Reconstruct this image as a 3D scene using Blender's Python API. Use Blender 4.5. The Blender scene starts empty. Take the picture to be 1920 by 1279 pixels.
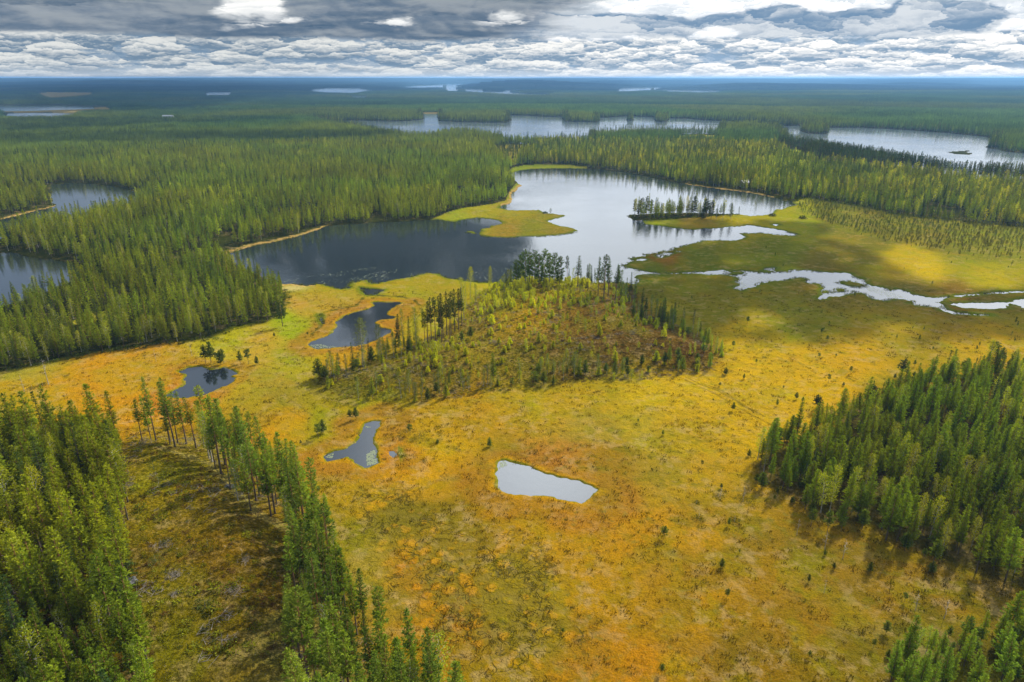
import bpy, bmesh, math
import numpy as np
from mathutils import Vector

R = math.radians
sc = bpy.context.scene
COL = sc.collection
rng = np.random.default_rng(7)

# ------------------------------------------------------------------ camera
CAMZ = 100.0
PITCH = 21.1
FPX = 1280.0
cam_d = bpy.data.cameras.new('camera')
cam_d.sensor_width = 36.0
cam_d.lens = 36.0 * FPX / 1920.0
cam_d.clip_start = 1.0
cam_d.clip_end = 60000.0
cam = bpy.data.objects.new('camera', cam_d)
COL.objects.link(cam)
cam.location = (0, 0, CAMZ)
cam.rotation_euler = (R(90 - PITCH), 0, 0)
sc.camera = cam

# ------------------------------------------------------------------ light, exposure
SUN_EL, SUN_AZ = 40.0, 40.0            # azimuth measured to the right of the view direction (+Y)
SUN = Vector((math.cos(R(SUN_EL)) * math.sin(R(SUN_AZ)), math.cos(R(SUN_EL)) * math.cos(R(SUN_AZ)), math.sin(R(SUN_EL))))
sun_d = bpy.data.lights.new('sun', 'SUN')
sun_d.energy = 5.0
sun_d.angle = R(0.6)
sun_d.color = (1.0, 0.93, 0.80)
sun = bpy.data.objects.new('sun', sun_d)
COL.objects.link(sun)
sun.rotation_euler = (-SUN).to_track_quat('-Z', 'Y').to_euler()
sun.location = SUN * 500
sc.view_settings.view_transform = 'Standard'
sc.view_settings.look = 'None'
sc.view_settings.exposure = 0.28
sc.view_settings.gamma = 1.0
sc.view_settings.use_curve_mapping = False
sc.cycles.max_bounces = 5
sc.cycles.diffuse_bounces = 2
sc.cycles.glossy_bounces = 2
sc.cycles.transmission_bounces = 3
sc.cycles.volume_bounces = 0
sc.cycles.transparent_max_bounces = 6
sc.cycles.sample_clamp_indirect = 4.0


# ------------------------------------------------------------------ a tiny language for shader nodes
class E:
    def __init__(s, nt, sock): s.nt, s.s = nt, sock
    def _m(s, op, *a, clamp=False):
        n = s.nt.nodes.new('ShaderNodeMath'); n.operation = op; n.use_clamp = clamp
        for i, v in enumerate((s,) + a):
            if isinstance(v, E): s.nt.links.new(v.s, n.inputs[i])
            else: n.inputs[i].default_value = v
        return E(s.nt, n.outputs[0])
    def __add__(s, o): return s._m('ADD', o)
    __radd__ = __add__
    def __mul__(s, o): return s._m('MULTIPLY', o)
    __rmul__ = __mul__
    def __sub__(s, o): return s._m('SUBTRACT', o)
    def __rsub__(s, o): return (s * -1) + o
    def __truediv__(s, o): return s._m('DIVIDE', o)
    def __neg__(s): return s * -1
    def pw(s, o): return s._m('POWER', o)
    def clamp(s): return s._m('ADD', 0.0, clamp=True)
    def mx(s, o): return s._m('MAXIMUM', o)
    def mn(s, o): return s._m('MINIMUM', o)
    def atan2(s, o): return s._m('ARCTAN2', o)
    def log(s): return s._m('LOGARITHM', math.e)
    def exp(s): return s._m('EXPONENT')
    def ss(s, a, b, lo=0.0, hi=1.0):
        n = s.nt.nodes.new('ShaderNodeMapRange'); n.interpolation_type = 'SMOOTHSTEP'
        s.nt.links.new(s.s, n.inputs[0])
        for i, v in enumerate((a, b, lo, hi)): n.inputs[i + 1].default_value = v
        return E(s.nt, n.outputs[0])

def plug(nt, v, sock):
    if isinstance(v, E): nt.links.new(v.s, sock)
    elif isinstance(v, (tuple, list)): sock.default_value = tuple(v) + ((1,) if len(v) == 3 and sock.type == 'RGBA' else ())
    else: sock.default_value = v

def vec(nt, x, y, z=0.0):
    n = nt.nodes.new('ShaderNodeCombineXYZ')
    for i, v in enumerate((x, y, z)): plug(nt, v, n.inputs[i])
    return E(nt, n.outputs[0])

def sep(nt, v):
    n = nt.nodes.new('ShaderNodeSeparateXYZ'); nt.links.new(v.s, n.inputs[0])
    return [E(nt, o) for o in n.outputs]

def noise(nt, v, scale=1.0, detail=3.0, rough=0.5, dist=0.0, dims='3D', col=False):
    n = nt.nodes.new('ShaderNodeTexNoise'); n.noise_dimensions = dims
    nt.links.new(v.s, n.inputs['Vector'])
    n.inputs['Scale'].default_value = scale; n.inputs['Detail'].default_value = detail
    n.inputs['Roughness'].default_value = rough; n.inputs['Distortion'].default_value = dist
    return E(nt, n.outputs[1 if col else 0])

def voro(nt, v, scale, feature='F1', out=0, rnd=1.0):
    n = nt.nodes.new('ShaderNodeTexVoronoi'); n.feature = feature
    nt.links.new(v.s, n.inputs['Vector'])
    n.inputs['Scale'].default_value = scale; n.inputs['Randomness'].default_value = rnd
    return E(nt, n.outputs[out])

def mixc(nt, f, a, b, mode='MIX'):
    n = nt.nodes.new('ShaderNodeMix'); n.data_type = 'RGBA'; n.blend_type = mode
    plug(nt, f, n.inputs[0]); plug(nt, a, n.inputs[6]); plug(nt, b, n.inputs[7])
    return E(nt, n.outputs[2])

def attr(nt, name, kind='GEOMETRY', out=0):
    n = nt.nodes.new('ShaderNodeAttribute'); n.attribute_name = name; n.attribute_type = kind
    return E(nt, n.outputs[out])

def coords(nt, which='Object'):
    n = nt.nodes.new('ShaderNodeTexCoord'); return E(nt, n.outputs[which])

def geo(nt, which='Position'):
    n = nt.nodes.new('ShaderNodeNewGeometry'); return E(nt, n.outputs[which])

def bump(nt, h, strength, dist):
    n = nt.nodes.new('ShaderNodeBump'); nt.links.new(h.s, n.inputs['Height'])
    n.inputs['Strength'].default_value = strength; n.inputs['Distance'].default_value = dist
    return E(nt, n.outputs[0])

def newmat(name):
    m = bpy.data.materials.new(name); m.use_nodes = True
    nt = m.node_tree; nt.nodes.clear()
    out = nt.nodes.new('ShaderNodeOutputMaterial')
    return m, nt, out

def shader(nt, kind, **kw):
    n = nt.nodes.new(kind)
    for k, v in kw.items(): plug(nt, v, n.inputs[k.replace('_', ' ')])
    return n

# ------------------------------------------------------------------ sky
def build_world():
    w = bpy.data.worlds.new('World'); sc.world = w; w.use_nodes = True
    nt = w.node_tree; nt.nodes.clear()
    out = nt.nodes.new('ShaderNodeOutputWorld')
    sky = nt.nodes.new('ShaderNodeTexSky'); sky.sky_type = 'NISHITA'; sky.sun_disc = False
    sky.sun_elevation = R(SUN_EL); sky.sun_rotation = R(SUN_AZ); sky.air_density = 1.0; sky.dust_density = 0.6
    D = coords(nt, 'Generated')
    x, y, z = sep(nt, D)
    z = z + 0.005
    az = x.atan2(y)                                   # 0 ahead, + to the right
    zz = z.mx(0.004)
    clear = mixc(nt, 1.0, E(nt, sky.outputs[0]), (0.10, 0.10, 0.10), 'MULTIPLY')
    def heap(u, v, seed, sc_=1.0, dx=0.0, dy=0.0):
        """height of piled-up cumulus: round heads (cells) torn by finer noise"""
        p = vec(nt, u + dx, v + dy, seed)
        wpn = noise(nt, p, 1.6 * sc_, 4.0, 0.6, 0.0, col=True)
        vm = nt.nodes.new('ShaderNodeVectorMath'); vm.operation = 'MULTIPLY_ADD'
        nt.links.new(wpn.s, vm.inputs[0]); vm.inputs[1].default_value = (0.40 / sc_,) * 3; nt.links.new(p.s, vm.inputs[2])
        wp = E(nt, vm.outputs[0])
        big = noise(nt, wp, 0.75 * sc_, 2.0, 0.5)
        c1 = voro(nt, wp, 1.5 * sc_, 'F1'); c2 = voro(nt, wp, 3.9 * sc_, 'F1')
        fine = noise(nt, wp, 6.0 * sc_, 5.0, 0.62)
        return big * 1.05 + (0.62 - c1) * 0.34 + (0.5 - c2) * 0.16 + (fine - 0.5) * 0.20
    # low field just above the horizon: rows of small cumulus closing up with distance
    q = zz + 0.022
    lv = q.log()
    def puffs(u, v, seed, cell):
        """coverage and shading of cumulus: every head is white on top and slate at its base"""
        p = vec(nt, u, v, seed)
        wn_ = noise(nt, p, 2.4 * cell, 5.0, 0.62, 0.0, col=True)
        vm = nt.nodes.new('ShaderNodeVectorMath'); vm.operation = 'MULTIPLY_ADD'
        nt.links.new(wn_.s, vm.inputs[0]); vm.inputs[1].default_value = (0.95 / cell, 0.62 / cell, 0.0); nt.links.new(p.s, vm.inputs[2])
        wp = E(nt, vm.outputs[0]); wy = sep(nt, wp)[1]
        cover, shade = None, None
        for k, w_ in ((1.0, 0.85), (2.3, 0.55), (5.2, 0.34)):
            n = nt.nodes.new('ShaderNodeTexVoronoi'); nt.links.new(wp.s, n.inputs['Vector']); n.inputs['Scale'].default_value = cell * k
            d = E(nt, n.outputs['Distance']); cy = sep(nt, E(nt, n.outputs['Position']))[1]
            sh = (wy - cy) * (cell * k * w_); cv = (0.55 - d) * w_
            shade = sh if shade is None else shade + sh; cover = cv if cover is None else cover + cv
        return cover, shade
    u1, v1 = az * 23.0, lv * 1.5 + zz * 40.0
    c1_, s1_ = puffs(u1, v1, 0.0, 0.85)
    big1 = noise(nt, vec(nt, az * 6.0, z * 55.0, 2.0), 1.0, 3.0, 0.5)
    right = az.ss(-0.35, 0.35)
    tone = (s1_ * 1.2 + 0.50 + (big1 - 0.5) * 0.9 + (noise(nt, vec(nt, u1, v1, 7.0), 6.0, 5.0, 0.65) - 0.5) * 0.45).clamp()
    low = mixc(nt, tone, mixc(nt, right, (0.14, 0.21, 0.29), (0.21, 0.31, 0.43)), mixc(nt, right, (0.64, 0.65, 0.63), (0.95, 0.93, 0.89)))
    gap1 = (c1_ + (big1 - 0.5) * 1.0).ss(-0.34, -0.16, 1.0, 0.0)
    low = mixc(nt, gap1 * 0.7, low, mixc(nt, right, (0.16, 0.25, 0.36), (0.26, 0.38, 0.53)))
    low = mixc(nt, z.ss(0.004, 0.022, 0.60, 0.0), low, mixc(nt, right, (0.66, 0.67, 0.66), (0.92, 0.89, 0.85)))
    # upper clouds: a slate deck over the left, torn bright cumulus over the right
    u2, v2 = az * 9.0, z * 26.0
    e1 = heap(u2, v2, 5.0); e2 = heap(u2, v2, 5.0, dx=0.05, dy=0.10)
    e3 = noise(nt, vec(nt, az * 3.4, z * 26.0, 8.0), 1.0, 6.0, 0.6, 0.5)
    rel = (e1 - e2) * 2.6
    deck = mixc(nt, (e3 + rel * 0.35 + (z - 0.075) * 3.0).ss(0.36, 0.68), (0.060, 0.110, 0.180), (0.24, 0.275, 0.31))
    c4_, s4_ = puffs(az * 5.0, z * 26.0, 6.0, 0.7)
    deck = mixc(nt, (s4_ * 0.40 + 0.22).clamp() * 0.45, deck, (0.42, 0.46, 0.50))
    def blob(a0, z0, ra, rz):      # soft spot of the sky at a given azimuth and height
        da = (az - a0) / ra; dz = (z - z0) / rz
        return ((da * da + dz * dz) * -1.0).exp()
    hole = blob(-0.335, 0.093, 0.055, 0.018) + blob(-0.22, 0.072, 0.10, 0.005) * 0.6 + blob(-0.45, 0.060, 0.3, 0.004) * 0.2 + blob(-0.01, 0.075, 0.05, 0.012) * 0.7
    deck = mixc(nt, (hole + (e1 - 0.62) * 1.6 + s4_ * 0.25).ss(0.42, 0.78), deck, mixc(nt, (s4_ * 0.8 + 0.6).clamp(), (0.42, 0.46, 0.50), (0.86, 0.86, 0.84)))
    dark = blob(0.214, 0.067, 0.035, 0.014) + blob(0.335, 0.070, 0.045, 0.016) * 1.3 + blob(0.43, 0.066, 0.060, 0.012) * 1.3 + blob(0.525, 0.070, 0.045, 0.017) * 1.3 + blob(0.13, 0.066, 0.035, 0.014) * 0.9 + blob(0.55, 0.050, 0.25, 0.0030) + blob(0.03, 0.064, 0.06, 0.014) * 0.8 + blob(0.66, 0.056, 0.04, 0.004) * 0.8 + blob(0.27, 0.076, 0.02, 0.006) * 0.9
    fill = (dark * 0.85 + (noise(nt, vec(nt, az * 14.0, z * 60.0, 3.3), 1.0, 7.0, 0.62, 0.3) - 0.5) * 1.9 + rel * 0.2).ss(0.22, 0.50)
    c3_, s3_ = puffs(az * 9.0, z * 24.0, 4.0, 0.8)
    fill = (dark * 0.95 + (0.16 - c3_) * 0.7 + (e3 - 0.5) * 0.8).ss(0.22, 0.44)
    rel = s3_ * 0.5
    cum = mixc(nt, fill, mixc(nt, (rel + e1 * 0.5).ss(0.0, 0.55), (0.58, 0.64, 0.70), (1.12, 1.10, 1.08)), mixc(nt, (rel + e3 * 0.8 + e1 * 0.2).ss(0.20, 0.85), (0.15, 0.25, 0.38), (0.60, 0.64, 0.68)))
    edge = az + (e3 - 0.5) * 0.30 + (z - 0.07) * -1.5
    upper = mixc(nt, edge.ss(-0.03, 0.10), deck, cum)
    # higher than the photograph shows, but mirrored in the waters
    sd = nt.nodes.new('ShaderNodeVectorMath'); sd.operation = 'DOT_PRODUCT'
    nt.links.new(D.s, sd.inputs[0]); sd.inputs[1].default_value = SUN
    ds = E(nt, sd.outputs['Value'])
    hn = noise(nt, D, 2.6, 5.0, 0.55, 0.2)
    gray = mixc(nt, hn.ss(0.35, 0.65), (0.25, 0.32, 0.43), (0.44, 0.50, 0.58))
    gray = mixc(nt, hn.ss(0.56, 0.66), gray, clear)
    brt = mixc(nt, hn.ss(0.40, 0.66), (1.60, 1.66, 1.70), (1.15, 1.22, 1.32))
    side = (az + (hn - 0.5) * 0.22).ss(-0.30, -0.03) * (az.ss(1.3, 1.9, 1.0, 0.0))
    high = mixc(nt, side, gray, brt)
    high = mixc(nt, blob(0.06, 0.52, 0.22, 0.16).mn(1.0), high, (3.3, 3.4, 3.45))
    high = mixc(nt, ds.ss(0.86, 0.98) * 0.8, high, (3.2, 3.1, 2.9))
    col = mixc(nt, z.ss(0.11, 0.17), upper, high)
    lowe = z + (e1 - 0.6) * 0.012
    col = mixc(nt, lowe.ss(0.049, 0.056, 1.0, 0.0), col, low)
    below = z.ss(-0.02, 0.002)
    col = mixc(nt, below, (0.10, 0.13, 0.12), col)
    bg = nt.nodes.new('ShaderNodeBackground'); nt.links.new(col.s, bg.inputs[0]); bg.inputs[1].default_value = 1.0
    nt.links.new(bg.outputs[0], out.inputs[0])
    w.cycles.sampling_method = 'MANUAL'; w.cycles.sample_map_resolution = 512
build_world()

# ------------------------------------------------------------------ projection of the photograph onto the land
SP, CP = math.sin(R(PITCH)), math.cos(R(PITCH))
def G(px, py, z=0.0):
    a, b = (px - 960) / FPX, (py - 639.5) / FPX
    dy, dz = CP - b * SP, -SP - b * CP
    t = (CAMZ - z) / -dz
    return (a * t, dy * t)
def PX(x, y, z=0.0):
    f = y * CP - (z - CAMZ) * SP; u = y * SP + (z - CAMZ) * CP
    f = np.maximum(f, 1e-3)
    return 960 + FPX * x / f, 639.5 - FPX * u / f
def poly(pts, s=1.0, ox=0.0, oy=0.0):
    return np.array([G(ox + p[0] / s, oy + p[1] / s, p[2] if len(p) > 2 else 0.0) for p in pts])
def Z1(p): return poly(p, 3, 0, 120)
def Z2(p): return poly(p, 3, 640, 120)
def Z3(p): return poly(p, 3, 1280, 120)
def Z4(p): return poly(p, 3, 0, 480)
def Z5(p): return poly(p, 3, 560, 460)
def Z6(p): return poly(p, 2.4, 1120, 400)
def ZB(p): return poly(p, 3, 500, 853)

def sdf(P, x, y, margin=60.0):
    """signed distance to polygon P (negative inside), capped at margin"""
    out = np.full(x.shape, margin)
    lo, hi = P.min(0) - margin, P.max(0) + margin
    k = np.nonzero((x > lo[0]) & (x < hi[0]) & (y > lo[1]) & (y < hi[1]))[0]
    for c in range(0, len(k), 60000):
        kk = k[c:c + 60000]; X, Y = x[kk], y[kk]
        d2 = np.full(X.shape, 1e18); ins = np.zeros(X.shape, bool)
        for (ax, ay), (bx, by) in zip(P, np.roll(P, -1, 0)):
            ex, ey = bx - ax, by - ay
            wx, wy = X - ax, Y - ay
            t = np.clip((wx * ex + wy * ey) / (ex * ex + ey * ey + 1e-12), 0, 1)
            d2 = np.minimum(d2, (wx - t * ex) ** 2 + (wy - t * ey) ** 2)
            if ay != by:
                ins ^= ((ay > Y) != (by > Y)) & (X < ex * (Y - ay) / ey + ax)
        d = np.sqrt(d2)
        out[kk] = np.minimum(np.where(ins, -d, d), margin)
    return out
def inside(P, x, y): return sdf(P, x, y, 1.0) < 0
def pline(pts, x, y, margin=6.0):
    P = np.array(pts); out = np.full(x.shape, margin)
    lo, hi = P.min(0) - margin, P.max(0) + margin
    k = np.nonzero((x > lo[0]) & (x < hi[0]) & (y > lo[1]) & (y < hi[1]))[0]
    X, Y = x[k], y[k]; d2 = np.full(X.shape, margin ** 2)
    for (ax, ay), (bx, by) in zip(P[:-1], P[1:]):
        ex, ey = bx - ax, by - ay
        t = np.clip(((X - ax) * ex + (Y - ay) * ey) / (ex * ex + ey * ey + 1e-12), 0, 1)
        d2 = np.minimum(d2, (X - ax - t * ex) ** 2 + (Y - ay - t * ey) ** 2)
    out[k] = np.sqrt(d2); return out

def sstep(v, a, b):
    t = np.clip((v - a) / (b - a), 0, 1); return t * t * (3 - 2 * t)
def _h(ix, iy, seed):
    n = (ix.astype(np.int64) * 374761393 + iy.astype(np.int64) * 668265263 + seed * 974634777) & 0xffffffff
    n = ((n ^ (n >> 13)) * 1274126177) & 0xffffffff
    n = ((n ^ (n >> 16)) * 2246822519) & 0xffffffff
    return ((n ^ (n >> 15)) & 0xffffff) / float(0xffffff)
def vn(x, y, seed=0):
    ix, iy = np.floor(x), np.floor(y); fx, fy = x - ix, y - iy
    fx, fy = fx * fx * (3 - 2 * fx), fy * fy * (3 - 2 * fy)
    a, b, c, d = _h(ix, iy, seed), _h(ix + 1, iy, seed), _h(ix, iy + 1, seed), _h(ix + 1, iy + 1, seed)
    return (a + (b - a) * fx) * (1 - fy) + (c + (d - c) * fx) * fy
def fbm(x, y, s, seed=0, o=4):
    v, a, t = 0, 1.0, 0
    for k in range(o):
        v = v + a * vn(x / s + 17.3 * k, y / s - 9.1 * k, seed + k); t += a; a *= 0.5; s *= 0.5
    return v / t

# ------------------------------------------------------------------ outlines of the waters
W = {}
W['lake'] = poly([(960,325),(975,320),(1000,317),(1040,316),(1080,316),(1120,318),(1160,322),(1200,329),(1240,337),(1280,345),(1330,352),(1380,358),(1420,364),(1450,371),(1468,373),(1466,377),(1482,378),(1494,384),(1478,388),(1467,392),(1455,393),(1447,401),(1427,404),
    (1405,405),(1385,402),(1340,400),(1290,399),(1240,400),(1200,402),(1182,403),(1174,405),(1182,409),(1187,413),(1196,414),(1203,413),(1210,421),(1240,424),(1270,428),(1287,431),(1305,431),(1320,429),(1345,428),(1370,425),(1390,425),(1403,422),(1415,424),(1437,427),(1470,433),(1497,440),(1487,443),(1453,440),(1425,437),(1387,438),(1394,441),(1396,444),(1391,449),(1370,452),(1345,451),(1320,452),(1303,456),
    (1287,460),(1270,464),(1262,469),(1250,472),(1243,470),(1235,474),(1222,476),(1208,476),(1212,480),(1200,481),(1193,483),(1181,485),(1190,489),(1180,492),(1169,498),(1175,502),(1187,504),(1205,508),(1220,511),(1250,513.2),(1250,514.3),(1216,513.5),(1195,515),(1190,520),(1200,526),(1192,533),(1160,530),(1110,533),(1050,530),(950,530),(900,530),(868,526),(853,523),(837,522),(828,516),(815,513),(800,512),
    (777,518),(757,522),(737,525),(723,528),(707,532),(697,532),(687,526),(675,527),(660,530),(656,536),(658,540),(640,542),(628,540),(617,537),(605,534),(595,533),(587,535),(575,536),(560,534),(530,533),(513,533),(500,524),(480,515),(455,503),(435,493),(424,477),(445,470),(480,460),(510,455),(560,443),(600,430),(613,424),(640,422),(700,418),(760,415),(800,413),(820,412),
    (850,417),(856,415),(870,412),(893,409),(905,409),(920,411),(935,414),(943,418),(933,422),(920,423),(917,427),(903,429),(902,434),(893,437),(885,434),(873,433),(876,436),(887,439),(897,438),(903,442),(923,445),(953,446),(987,444),(1020,443),(1050,440),(1070,438),(1083,432),(1070,427),(1053,424),(1037,420),(1027,415),(1037,411),(1053,408),(1062,404),(1047,402),(1035,401),(1023,400),(1010,394),(990,394),(967,395),(950,393),
    (937,390),(943,385),(957,382),(960,373),(957,365),(962,361),(970,357),(972,352),(978,348),(970,343),(960,333),(955,324)])
W['stream'] = Z6([(300,271.5),(390,268),(430,265),(480,265),(520,260),(560,255),(600,262),(640,259),(660,259),(700,262),(730,266),(750,258),(755,248),(785,242),(805,246),(800,255),(830,262),(865,258),(880,252),(960,258),(1010,264),(1060,270),(1100,266),(1130,270),(1150,282),(1180,290),(1200,300),(1205,318),(1240,328),(1290,335),(1320,348),(1350,341),(1385,348),(1420,365),(1480,378),(1540,382),(1600,372),(1640,368),(1720,362),(1800,355),(1920,350),(1990,346),
    (1990,354),(1920,356),(1800,362),(1700,368),(1640,373),(1590,379),(1555,386),(1545,402),(1560,425),(1590,440),(1640,450),(1700,455),(1780,460),(1700,459),(1610,454),(1560,442),(1530,424),(1490,418),(1440,415),(1412,408),(1418,396),(1390,388),(1330,385),(1290,396),(1240,388),(1222,372),(1190,358),(1160,354),(1120,366),(1090,374),(1040,372),(1025,385),(990,385),(1012,365),(1010,350),(1018,338),(1000,318),(960,315),
    (935,308),(945,297),(920,291),(880,291),(850,300),(800,306),(740,312),(700,332),(670,338),(645,348),(608,336),(650,322),(620,312),(640,292),(595,280),(550,274),(500,277),(440,272),(390,273),(300,274)])
W['oxbow'] = Z6([(1586,408),(1640,404),(1700,402),(1770,405),(1838,402),(1880,392),(1920,382),(1990,376),(1990,440),(1920,428),(1880,412),(1850,404),(1842,414),(1840,428),(1780,431),(1700,428),(1650,424),(1610,416)])
W['long_pond'] = Z5([(60,560),(70,545),(110,530),(170,510),(190,480),(215,465),(213,430),(250,400),(310,380),(370,365),(410,352),(425,338),(410,322),(440,318),(490,321),(560,321),(590,325),(545,342),(512,362),(490,390),(510,399),(542,403),(530,415),(460,420),(425,432),(432,446),(450,452),(442,462),(480,470),(520,476),(510,492),(470,512),(430,535),(380,555),(320,568),(250,572),(180,580),(110,587),(75,578)])
W['dark_pond'] = Z4([(1000,650),(1040,640),(1060,627),(1110,622),(1140,624),(1180,637),(1220,636),(1262,628),(1300,640),(1332,652),(1332,664),(1298,678),(1322,690),(1305,712),(1280,726),(1220,752),(1150,782),(1060,797),(990,802),(930,790),(960,765),(1010,742),(1040,722),(1032,700),(1045,672)])
W['narrow_pond'] = Z5([(145,1190),(175,1170),(200,1160),(260,1152),(290,1130),(320,1110),(340,1078),(352,1050),(362,1025),(372,1005),(420,990),(455,992),(452,1012),(435,1040),(424,1065),(415,1100),(428,1122),(440,1140),(436,1180),(447,1225),(400,1250),(368,1257),(335,1235),(310,1215),(270,1192),(235,1203),(200,1207),(160,1217)])
W['white_pond'] = ZB([(1298,45),(1318,34),(1342,27),(1370,38),(1400,45),(1450,58),(1480,72),(1530,95),(1570,112),(1600,115),(1640,130),(1680,135),(1710,147),(1760,148),(1790,165),(1830,180),(1857,197),(1830,222),(1800,250),(1770,270),(1730,262),(1700,257),(1640,247),(1600,232),(1540,229),(1500,227),(1440,222),(1400,224),(1360,216),(1330,205),(1292,183),(1300,140),(1294,110),(1300,75)])
W['bay'] = Z1([(290,680),(340,675),(400,670),(450,671),(520,675),(580,682),(640,690),(700,705),(745,716),(790,735),(755,775),(650,822),(530,862),(400,896),(250,925),(100,955),(0,985),(-200,1010),(-420,1060),(-420,1000),(-200,935),(0,877),(80,858),(150,842),(220,822),(270,812),(312,800),(320,792),(298,780),(290,750),(285,715)])
W['cove'] = Z1([(-500,1050),(-200,1052),(0,1064),(50,1062),(100,1066),(150,1088),(200,1092),(250,1100),(300,1100),(350,1110),(418,1120),(440,1155),(420,1215),(300,1270),(150,1325),(0,1365),(-250,1420),(-600,1460)])
W['wide_lake'] = poly([(600,223.5),(640,226),(685,226.5),(730,228),(762,227),(790,225),(797,222.5),(791,218),(795,213.5),(820,213.5),(820,222),(823,227),(855,229),(905,230),(950,230),(961,226.5),(953,219),(958,216),(985,217),(1010,218),(1030,219.5),(1055,219),(1085,221),(1130,221),(1150,220),(1167,219),(1180,218),(1215,219.5),(1255,222),(1292,222.5),(1320,226),(1345,227),
    (1400,229),(1440,232),(1463,234),(1467,237),(1493,236),(1540,239),(1560,240),(1610,240),(1650,241),(1700,244),(1740,247),(1780,250),(1820,254),(1850,257),(1857,262),(1853,272),(1847,277),(1868,280),(1886,285),(1920,288),(2050,300),(2400,330),(2400,400),(2050,355),(1920,343),(1830,337),(1760,325),(1700,313),(1640,303),(1580,292),(1530,280),(1480,264),(1465,247),(1456,241),(1400,238),(1350,239),(1341,250),(1290,251),(1250,250.5),(1200,250.5),(1150,251),(1105,253.5),
    (1098,266),(1070,269),(1040,270),(1000,270),(953,268),(920,260),(860,258),(800,263),(767,262),(740,256),(700,247),(660,240),(630,233),(600,226)])
FT = 15.0
def far(pts, s=1.0, ox=0.0, oy=0.0): return poly(pts, s, ox, oy)
W['far_lake_left'] = poly([(-300,232),(0,232),(200,232),(400,230),(560,235),(690,240),(710,255),(600,262),(400,267),(250,272),(0,276),(-300,280)], 4, 0, 140)
W['far_pool_left'] = poly([(60,290),(200,288),(400,287),(540,292),(560,300),(540,325,0),(400,345,0),(200,350,0),(40,330,0)], 4, 0, 140)
W['far_pool'] = poly([(1550,128),(1740,130),(1720,150),(1700,165),(1560,168),(1545,140)], 4, 0, 140)
W['far_lake_mid'] = poly([(385,122),(430,112),(500,106),(520,100),(810,100),(815,110),(870,114),(880,126),(780,140),(700,150),(560,148),(480,138)], 4, 480, 140)
W['far_pool_mid'] = poly([(720,162),(820,162),(815,192),(740,192)], 4, 480, 140)
W['far_strip'] = poly([(1108,88),(1250,84),(1380,75),(1400,72),(1402,100),(1250,106),(1115,104)], 4, 480, 140)
W['far_bay'] = poly([(1430,70),(1560,68),(1545,80),(1515,86),(1505,105),(1530,114),(1500,134),(1440,132),(1425,112),(1430,90)], 4, 480, 140)
W['far_reach'] = poly([(1570,108),(1690,110),(1700,124),(1840,128),(1850,117),(1910,117),(1900,134),(2000,142),(2195,149),(2195,166),(1920,160),(1720,148),(1575,134)], 4, 480, 140)
W['far_arm'] = poly([(780,120),(830,100),(1030,98),(1045,104),(1030,122),(900,134),(800,138)], 4, 960, 140)
W['far_spot'] = poly([(1065,95),(1115,95),(1112,112),(1065,112)], 4, 960, 140)
W['far_channel'] = poly([(1120,115),(1300,118),(1560,122),(1570,140),(1400,146),(1180,138)], 4, 960, 140)
FARW = [k for k in W if k.startswith('far')]
ISL = [Z6([(584,270),(610,265),(640,261),(658,266),(652,274),(620,279),(596,278)]), Z6([(1088,312),(1105,306),(1135,305),(1165,312),(1195,318),(1208,326),(1185,332),(1150,330),(1115,323),(1092,319)]),
       Z6([(1073,344),(1085,338),(1110,341),(1118,350),(1100,355),(1078,353)]), Z6([(735,262),(760,256),(783,260),(778,268),(750,268)]), Z6([(797,256),(815,250),(840,248),(863,254),(860,262),(830,264),(805,263)]),
       Z6([(1008,350),(1025,345),(1045,350),(1040,358),(1018,358)]), Z6([(1155,275),(1190,278),(1200,290),(1185,296),(1160,288)]),
       poly([(1052,221.5),(1060,218),(1120,219),(1127,226),(1120,229.5),(1060,228.5)]), poly([(1226,223),(1232,219.5),(1250,219.5),(1255,224),(1250,229),(1230,229)]),
       poly([(1173,224),(1180,221.5),(1187,223),(1190,226),(1176,227)]), poly([(1497,244),(1505,238),(1545,238),(1556,245),(1553,251),(1540,252),(1510,250)]),
       Z3([(1480,495),(1560,488),(1625,486),(1600,497),(1640,503),(1610,511),(1530,508)])]
HOLE = [Z3([(1460,0)]*3)] if False else []
MARSHWATER = [poly([(1232,478),(1245,474),(1262,474),(1268,472),(1276,472),(1262,476),(1250,480),(1240,484),(1230,481)]), poly([(1192,487),(1200,485),(1212,486),(1205,489),(1194,488.5)]),
              poly([(675,540),(690,541),(718,544),(705,553),(690,554),(680,548)]), Z5([(116,392),(124,398),(130,425),(148,438),(140,442),(126,432),(116,410)]), Z5([(505,1160),(540,1155),(550,1180),(530,1195),(512,1180)]),
              poly([(1448,421),(1456,420),(1462,422),(1455,423.5)])]

def water_sd(x, y):
    r = np.hypot(x, y)
    wob = (fbm(x, y, 5.0, 11, 3) - 0.5) * 1.5 * np.clip(r / 260, 0.5, 3.0) + (fbm(x, y, 1.6, 13, 3) - 0.5) * 1.5 * np.clip(r / 200, 0.6, 2.0)
    s = np.full(x.shape, 60.0)
    for k, P in W.items():
        s = np.minimum(s, sdf(P, x, y, 60.0))
    for P in MARSHWATER: s = np.minimum(s, sdf(P, x, y, 60.0))
    for P in ISL: s = np.maximum(s, -sdf(P, x, y, 60.0))
    return s + wob * np.clip(1 - np.abs(s) / 12, 0, 1)
def far_water_sd(x, y):
    s = np.full(x.shape, 900.0)
    for k in FARW + ['wide_lake']: s = np.minimum(s, sdf(W[k], x, y, 900.0))
    return s

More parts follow.
